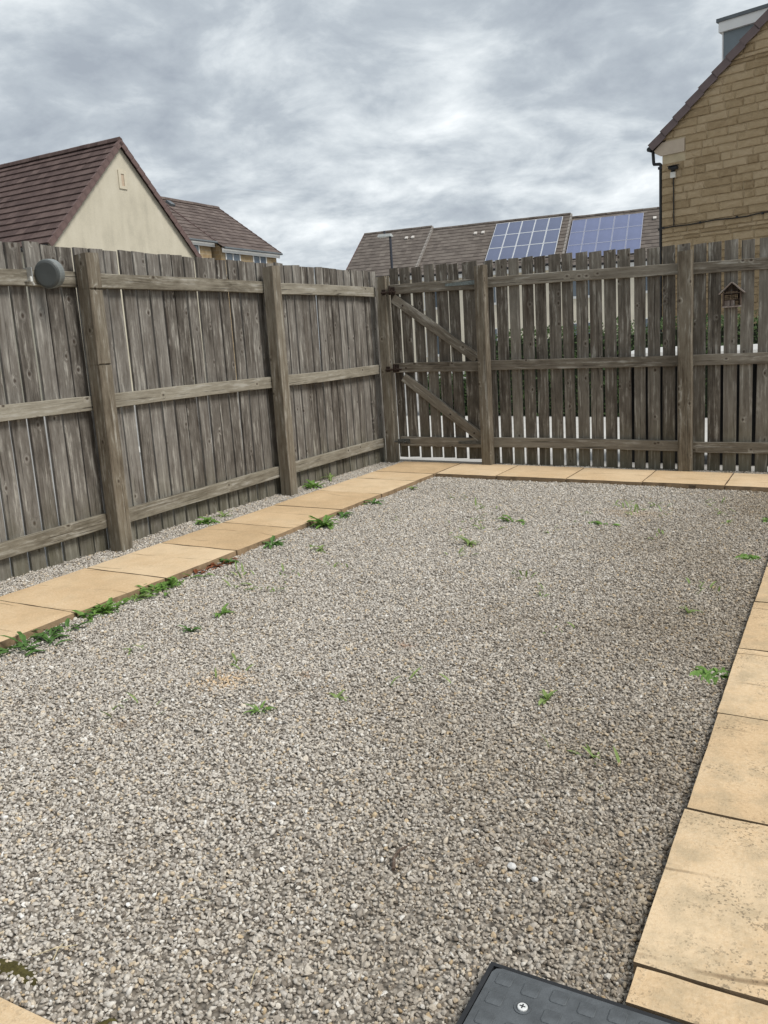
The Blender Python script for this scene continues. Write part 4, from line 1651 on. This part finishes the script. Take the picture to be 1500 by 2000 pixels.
    m.build('pipe_clip', M['black'], dp)
    # dormer on the left slope
    d0, d1 = 1.42, 3.3
    fx = .70
    zt = 7.16
    ck = plain('blue_grey_cheek', (0.20, 0.235, 0.255), 0.7, 0, 0.10, 4)
    xb = (zt - 4.94) / SL - .2 + .1
    dm = MB().prism([(fx, zv(fx) - .1), (xb, zt - .05), (xb, zt), (fx, zt)], d0, d1, 'y').build('dormer', ck, t)
    MB().box(fx - .08, xb + .25, d0 - .08, d1 + .08, zt + .001, zt + .20).build('fascia', M['white'], dm)
    MB().box(fx - .12, xb + .3, d0 - .11, d1 + .11, zt + .2005, zt + .27).build('flat_roof', M['lead'], dm)
    MB().box(fx - .03, fx - .002, d0 - .012, d0 + .07, zv(fx) - .05, zt).box(fx - .03, fx - .002, d1 - .07, d1 + .01, zv(fx) - .05, zt).build('corner_trim', M['white'], dm)
    window(dm, (fx - .001, (d0 + d1) / 2, 6.5), 1.3, 1.0, (-1, 0, 0))
    # cable clipped across the wall
    cb = MB()
    zs = 3.215
    pts = [(-.005 + i * .3, -.046, zs + .012 * math.sin(i * 1.9) - .008 * math.sin(i * math.pi / 2)) for i in range(12)]
    cb.tube(pts, .013, 6)
    cb.tube([(.285, -.046, zs), (.275, -.046, 4.19)], .014, 6)
    cbo = cb.build('cable', plain('dark_cable', (.03, .025, .022), .6), t)
    cl_ = MB()
    for x in (.05, .85, 1.6, 2.1, 2.7):
        cl_.box(x - .02, x + .02, -.062, -.03, zs - .018, zs + .022)
    cl_.build('cable_clip', M['black'], cbo)
    # security camera above its white junction box
    sx = base + tv * .275 + nv * -.05
    s = tag(empty('security_camera', (sx.x, sx.y, 4.19), -a), 'small dark security camera above a white junction box on the stone gable', 'security camera')
    MB().box(-.05, .05, -.045, .012, 0, .11).build('junction_box', plain('white_box', (.72, .70, .64), .5), s)
    m = MB().box(-.045, .03, -.012, .012, .1105, .19)
    m.tube([(-.02, -.02, .165), (.0, -.08, .165)], .014, 8)
    m.build('mount', M['black'], s)
    m = MB().tube([(-.05, -.085, .205), (.0, -.10, .185), (.15, -.14, .165)], [.040, .042, .036], 10)
    m.build('camera_body', M['black'], s)
    m = MB().box(-.06, .17, -.17, -.06, .215, .222)
    m.build('sun_shield', M['black'], s)


stone_house()


# --- street lamp in front of the terrace
def lamp():
    t = tag(empty('street_lamp', (-14.57, 28.25, -.2)), 'slim dark street lamp post with a small pale head, before the far terrace', 'street lamp')
    dk = plain('dark_blue_grey_paint', (.045, .05, .065), .5)
    MB().tube([(0, 0, 0), (0, 0, 1.2)], .075, 10).build('base', dk, t)
    MB().tube([(0, 0, 1.2), (0, 0, 5.18)], [.052, .045], 10).build('column', dk, t)
    m = MB()
    m.hexa([(-.48, -.10, 5.20), (.06, -.12, 5.17), (.06, .12, 5.17), (-.48, .10, 5.20), (-.44, -.06, 5.29), (.04, -.07, 5.27), (.04, .07, 5.27), (-.44, .06, 5.29)])
    hd = m.build('lantern', plain('pale_grey_lantern', (.42, .44, .43), .5), t)
    MB().box(-.44, -.1, -.07, .07, 5.165, 5.185).build('diffuser', M['white'], hd)
    MB().tube([(-.22, 0, 5.28), (-.22, 0, 5.39)], .035, 8).build('light_sensor', dk, hd)


lamp()


# ------------------------------------------------------------------ beyond the far fence
def hedge():
    x0, x1, y0, y1 = -6.0, 1.6, 12.3, 13.3
    zb = gz(-2, 9) - .08
    ztop = lambda x: .62 if x < -4.75 else 1.20
    t = tag(empty('hedge', ((x0 + x1) / 2, 12.8, zb)), 'low dark green clipped hedge glimpsed between the pales of the far fence', 'hedge')
    rr = random.Random(9)
    m = MB()
    for i in range(16):
        xa = x0 + (x1 - x0) * i / 16
        xb = xa + (x1 - x0) / 16 + .05
        q = rr.uniform(.05, .16)
        zt = ztop(xb)
        m.hexa([(xa, y0 + q, zb), (xb, y0 + q, zb), (xb, y1 - q, zb), (xa, y1 - q, zb), (xa + .03, y0 + q + .06, zt - rr.uniform(.08, .2)), (xb - .03, y0 + q + .06, zt - rr.uniform(.08, .2)), (xb - .03, y1 - q - .06, zt - .15), (xa + .03, y1 - q - .06, zt - .15)])
    o = m.build('shade_core', M['hedge_core'], t)  # near-black blocks: the shade inside the hedge, put in as colour
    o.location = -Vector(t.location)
    m = MB()
    for i in range(9000):
        x = rr.uniform(x0, x1)
        top = rr.random() < .3
        zt = ztop(x)
        if top:
            yv, z = rr.uniform(y0, y1), zt + rr.gauss(-.05, .06)
        else:
            yv, z = y0 + abs(rr.gauss(0, .09)), rr.uniform(zb + .05, zt)
        s = rr.uniform(.02, .042)
        n = Vector((rr.gauss(0, .7), rr.gauss(-.7, .5), rr.gauss(.5, .5))).normalized()
        a = n.orthogonal().normalized()
        b_ = n.cross(a)
        an = rr.uniform(0, 6.28)
        a, b_ = a * math.cos(an) + b_ * math.sin(an), b_ * math.cos(an) - a * math.sin(an)
        c = Vector((x, yv, z))
        m.add([c - a * s, c + b_ * s * .45, c + a * s, c - b_ * s * .45], [(0, 1, 2, 3)])
    o = m.build('foliage', M['hedge'], t, fix=False)
    o.location = -Vector(t.location)


hedge()


def bins():
    dk = plain('black_bin_plastic', (.014, .014, .015), .55, 0, .2, 5)
    ld = plain('pale_bin_lid', (.60, .60, .58), .45, 0, .08, 5)
    def one(loc, rz, lab):
        t = tag(empty('wheelie_bin', loc, rz), lab, 'bin', 'wheelie bins behind the far fence')
        m = MB()
        m.hexa([(-.235, -.25, .004), (.235, -.25, .004), (.235, .22, .004), (-.235, .22, .004), (-.285, -.31, .90), (.285, -.31, .90), (.285, .30, .90), (-.285, .30, .90)])
        m.box(-.295, .295, -.325, .315, .9005, .935)
        m.build('body', dk, t)
        m = MB().hexa([(-.30, -.34, .937), (.30, -.34, .937), (.30, .33, .937), (-.30, .33, .937), (-.27, -.30, .985), (.27, -.30, .985), (.27, .26, 1.02), (-.27, .26, 1.02)])
        m.build('lid', ld, t)
        MB().tube([(-.25, .37, .93), (.25, .37, .93)], .018, 8).build('handle', dk, t)
        for s in (-1, 1):
            wm = Matrix.Translation((s * .26, .24, .10)) @ Matrix.Rotation(math.pi / 2, 4, 'Y')
            MB().lathe([(.03, -.025), (.10, -.022), (.10, .022), (.03, .025)], 16, 0, wm).build('wheel', dk, t)
    one((-1.50, 8.15, gz(-1.5, 8.1) - .037), 0.0, 'black wheelie bin with a pale lid standing left behind the far fence')
    one((-.80, 8.17, gz(-.8, 8.1) - .037), 0.03, 'black wheelie bin with a pale lid behind the fence below the insect house')


bins()


# ------------------------------------------------------------------ weeds
def leaf_geo(mb, base, azim, length, width, rise, droop, rr, fold=.25, teeth=0.0):
    """one curved leaf blade, five sections, folded along its midrib"""
    d = Vector((math.cos(azim), math.sin(azim), 0))
    s = Vector((-d.y, d.x, 0))
    n = 5
    pts = []
    p = Vector(base)
    el = rise
    vs = []
    for i in range(n + 1):
        u = i / n
        wv = width * (math.sin(math.pi * min(1, .12 + u * .88)) ** .8) * .5
        if teeth and i % 2:
            wv *= 1 - teeth
        if i == n:
            wv = .0004
        up = Vector((0, 0, 1))
        vs += [p + s * wv + up * wv * fold * 2, p - up * 0.0, p - s * wv + up * wv * fold * 2]
        el -= droop / n
        p = p + (d * math.cos(el) + up * math.sin(el)) * (length / n)
    fs = []
    for i in range(n):
        a = i * 3
        fs += [(a, a + 1, a + 4, a + 3), (a + 1, a + 2, a + 5, a + 4)]
    mb.add(vs, fs)


def weed(x, y, size, leaves, label, mat='leaf', rise=(.35, 1.1), wd=.26, spread=0.0, long=None, teeth=.3, drop=GRAVEL_DROP, seed=0):
    rr = random.Random(seed * 13 + 5)
    m = MB()
    for i in range(leaves):
        az = rr.uniform(0, 6.283)
        l = (size * .92 if size > .084 else size * 1.3 + .006) * rr.uniform(.55, 1.1)
        bx, by = rr.gauss(0, 1) * spread * (long[0] if long else 1), rr.gauss(0, 1) * spread * (long[1] if long else 1)
        leaf_geo(m, (bx, by, -.004), az, l, l * wd * 1.25 * rr.uniform(.7, 1.25), rr.uniform(*rise), rr.uniform(.6, 1.6), rr, teeth=teeth)
    o = m.build('weed', M[mat], None, loc=(x, y, gz(x, y) - drop + .006), fix=False)
    return tag(o, label, 'weed', 'weeds growing in the gravel')


W_ = [
    # x, y, size, leaves, label, kwargs
    (-3.095, 2.42, .115, 95, 'long leafy mat of weeds along the path edge at the left frame edge', dict(spread=.10, long=(.5, 1.6), wd=.22, rise=(.2, 1.2), mat='leaf_dark')),
    (-3.115, 2.80, .10, 40, 'upright leafy weed at the path edge by the second slab joint from the left', dict(rise=(.5, 1.3), spread=.03, long=(.5, 1.6))),
    (-3.115, 3.23, .09, 60, 'bright low weed clump along the path edge, level with the cracked post', dict(spread=.07, long=(.4, 1.8))),
    (-3.12, 3.05, .06, 10, 'small spiky weed between two clumps at the left path edge', dict(mat='leaf_pale', wd=.16, rise=(.6, 1.3))),
    (-3.125, 3.78, .06, 12, 'small green tuft beside reddish dead leaves at the path edge', dict(mat='leaf_dark', spread=.02)),
    (-3.115, 4.20, .13, 18, 'dark spreading dandelion at the path edge, left of the biggest rosette', dict(mat='leaf_dark', rise=(.2, .9), wd=.22, teeth=.45)),
    (-3.08, 4.76, .15, 30, 'biggest bright dandelion rosette, at the edge of the left path', dict(rise=(.4, 1.25), wd=.22, teeth=.45)),
    (-3.11, 5.05, .07, 10, 'small dark weed just past the biggest dandelion on the path edge', dict(mat='leaf_dark')),
    (-3.11, 5.52, .08, 14, 'small weed at the path edge furthest along towards the gate', dict(mat='leaf_dark', spread=.02)),
    (-3.10, 6.15, .05, 8, 'tiny weed at the path corner before the gate', dict(mat='leaf_pale')),
    (-3.88, 4.50, .13, 34, 'bright leafy weed in the gravel strip against the left fence', dict(spread=.02, drop=.022, rise=(.3, 1.2))),
    (-3.90, 4.72, .10, 16, 'pale feathery weed beside the bright one along the left fence', dict(mat='leaf_pale', wd=.12, drop=.022)),
    (-3.92, 5.92, .12, 22, 'leafy weed at the foot of the left fence past the second post', dict(drop=.022, rise=(.5, 1.3), spread=.02)),
    (-3.96, 6.28, .13, 10, 'thin upright weed against the left fence near the corner', dict(mat='leaf_pale', drop=.022, rise=(.9, 1.45), wd=.14)),
    (-.395, 3.105, .115, 16, 'broad leaved green weed against the right path, nearest the viewer', dict(wd=.42, rise=(.1, .6), teeth=0, spread=.02)),
    (-.43, 4.79, .10, 12, 'broad leaved weed at the right edge of the gravel, near the far path', dict(wd=.4, rise=(.1, .6), teeth=0, spread=.02)),
    (-.40, 5.72, .11, 12, 'green weed at the right frame edge just short of the far path', dict(wd=.3)),
    (-1.43, 5.36, .085, 18, 'lower of two low green patches in the far gravel', dict(spread=.035, long=(1.7, .6), wd=.35, teeth=0, rise=(.1, .7))),
    (-1.55, 5.62, .085, 18, 'upper of two low green patches in the far gravel', dict(spread=.03, long=(1.5, .6), wd=.35, teeth=0, rise=(.1, .7))),
    (-2.55, 3.00, .055, 12, 'small round weed in the open gravel left of the middle', dict(mat='leaf')),
    (-2.75, 4.18, .08, 16, 'feathery pale weed in the gravel near the biggest dandelion', dict(mat='leaf_pale', wd=.14, spread=.02)),
    (-1.955, 4.58, .075, 14, 'yellow green weed standing alone in the middle of the gravel', dict(mat='leaf_pale', wd=.2, rise=(.6, 1.3))),
    (-1.745, 2.20, .05, 14, 'small fine weed in the near gravel, left of the middle', dict(mat='leaf', wd=.16)),
    (-.875, 2.67, .05, 9, 'small bright sprig in the gravel right of the middle', dict(mat='leaf_pale', rise=(.7, 1.4), wd=.25)),
    (-1.555, 2.40, .035, 7, 'tiny weed seedling in the middle of the near gravel', dict(mat='leaf_pale')),
    (-2.60, 3.42, .06, 14, 'thin pale weed trailing in the gravel off the left path', dict(mat='leaf_pale', spread=.05, long=(1.6, .5), wd=.14)),
    (-2.53, 2.76, .045, 9, 'tiny weed left of the small round one in the gravel', dict(mat='leaf_dark')),
    (-2.60, 2.46, .05, 12, 'faint olive weed in the near gravel below the left path', dict(mat='leaf_pale', spread=.03, wd=.14)),
    (-1.925, 5.26, .06, 10, 'small weed in the far gravel left of the two patches', dict(mat='leaf', spread=.03, long=(1.5, .6))),
    (-.64, 5.57, .06, 8, 'small pale tuft in the far right gravel', dict(mat='leaf_pale', wd=.14, rise=(.6, 1.3))),
    (-.585, 3.77, .055, 8, 'faint pale tuft in the gravel beside the right path', dict(mat='leaf_pale', wd=.12, rise=(.6, 1.3))),
]
for i, (x, yv, s, n, lab, kw) in enumerate(W_):
    weed(x, yv, s, n, lab, seed=i, **kw)


def sprigs():
    """scattered seedlings and grass blades too small to tell apart"""
    rr = random.Random(31)
    m = MB()
    spots = [(-2.05, 5.38), (-2.2, 5.2), (-1.95, 5.0), (-2.1, 4.8), (-1.2, 5.86), (-1.05, 5.75), (-1.35, 5.95), (-1.25, 5.7), (-.95, 5.16), (-.56, 4.13), (-1.33, 2.62), (-2.05, 2.5), (-2.9, 3.55), (-2.45, 3.9), (-2.6, 3.62), (-1.9, 4.4),
             (-1.5, 4.1), (-2.3, 5.6), (-2.6, 5.9), (-.8, 6.2), (-1.0, 3.4), (-1.25, 3.8), (-.62, 2.3), (-2.2, 2.0), (-2.75, 5.0), (-.7, 5.9), (-1.15, 6.0), (-1.6, 5.1)]
    for (x, yv) in spots:
        for k_ in range(rr.randrange(4, 10)):
            a, b_ = x + rr.gauss(0, .05), yv + rr.gauss(0, .05)
            l = rr.uniform(.03, .075)
            leaf_geo(m, (a, b_, gz(a, b_) - GRAVEL_DROP), rr.uniform(0, 6.28), l, l * .18, rr.uniform(.5, 1.4), rr.uniform(.3, 1.2), rr)
    tag(m.build('seedling_cover', M['leaf_pale'], fix=False), 'scattered pale seedlings and grass blades in the gravel', 'seedlings', kind='stuff')


sprigs()


def litter():
    rr = random.Random(77)
    m = MB()
    for k_ in range(26):
        x, yv = -3.135 + rr.gauss(0, .018), 3.66 + rr.gauss(0, .085)
        leaf_geo(m, (x, yv, gz(x, yv) - GRAVEL_DROP + .006), rr.uniform(0, 6.28), .05, .022, rr.uniform(0, .5), rr.uniform(.2, 1.4), rr)
    tag(m.build('dead_leaves', M['leaf_dead'], fix=False), 'small heap of reddish dead leaves at the left path edge', 'dead leaves', kind='stuff')
    # moss cushions by the patio in the near left corner
    for (x, yv, sx, sy, lab) in ((-1.50, .985, .12, .028, 'long olive moss patch in the gravel beside the patio corner'), (-1.20, .955, .028, .04, 'small olive moss patch right of the longer one by the patio')):
        vs, fs = [], []
        n, kk = 22, 8
        for j in range(kk + 1):
            for i in range(n):
                a = 6.283 * i / n
                r = j / kk
                e = 1 + .35 * mnoise.noise(Vector((math.cos(a) * 1.6 + x * 9, math.sin(a) * 1.6, 2)))
                px_, py2 = math.cos(a) * r * sx * e, math.sin(a) * r * sy * e
                h = .014 * (1 - r * r) + .006 * mnoise.noise(Vector((px_ * 80, py2 * 80, 4))) - .006 * r
                vs.append((px_, py2, h))
        for j in range(kk):
            for i in range(n):
                i2 = (i + 1) % n
                fs.append((j * n + i, j * n + i2, (j + 1) * n + i2, (j + 1) * n + i))
        o = MB().add(vs, fs).build('moss', M['moss'], loc=(x, yv, gz(x, yv) - GRAVEL_DROP - .001), smooth=True)
        tag(o, lab, 'moss', 'moss patches by the patio')
    # dry straws lying on the stones
    m = MB()
    for (x, yv, a, l) in ((-1.05, .955, .9, .07), (-1.47, 1.02, .8, .09), (-1.42, 1.03, 2.0, .05), (-1.3, 1.3, .3, .06), (-1.0, 1.15, 1.9, .05), (-.8, 2.6, .2, .07), (-.9, 1.9, 2.3, .06)):
        z = gz(x, yv) - GRAVEL_DROP + .014
        m.tube([(x, yv, z), (x + math.cos(a) * l * .5, yv + math.sin(a) * l * .5, z + .006), (x + math.cos(a) * l, yv + math.sin(a) * l, z + .001)], .0011, 5)
    tag(m.build('straws', M['straw'], fix=False), 'dry straws lying loose on the near gravel', 'straws', kind='stuff')
    # a crooked twig, and two white pebbles
    x, yv = -.915, 1.60
    z = gz(x, yv) - GRAVEL_DROP + .013
    tw = MB().tube([(x, yv, z), (x - .016, yv + .035, z + .006), (x - .020, yv + .07, z + .004), (x - .008, yv + .105, z + .002)], [.005, .0045, .004, .002], 6)
    tag(tw.build('twig', M['oldwood']), 'crooked dark twig lying on the near gravel', 'twig')
    wh = plain('white_quartz', (.60, .585, .56), .6, 0, .06, 60)
    for (x, yv, s, lab) in ((-.665, 1.73, .012, 'larger of two white pebbles in the near gravel'), (-.60, 1.705, .009, 'smaller whiter pebble just right of another in the near gravel')):
        bm = bmesh.new()
        bmesh.ops.create_icosphere(bm, subdivisions=2, radius=1)
        for v_ in bm.verts:
            v_.co *= 1 + .22 * mnoise.noise(v_.co * 1.3 + Vector((x * 20, 0, 0)))
            v_.co = Vector((v_.co.x * s, v_.co.y * s * .8, v_.co.z * s * .6))
        me = bpy.data.meshes.new('pebble')
        bm.to_mesh(me)
        bm.free()
        me.materials.append(wh)
        tag(link('pebble', me, loc=(x, yv, gz(x, yv) - GRAVEL_DROP + .012)), lab, 'pebble')


litter()
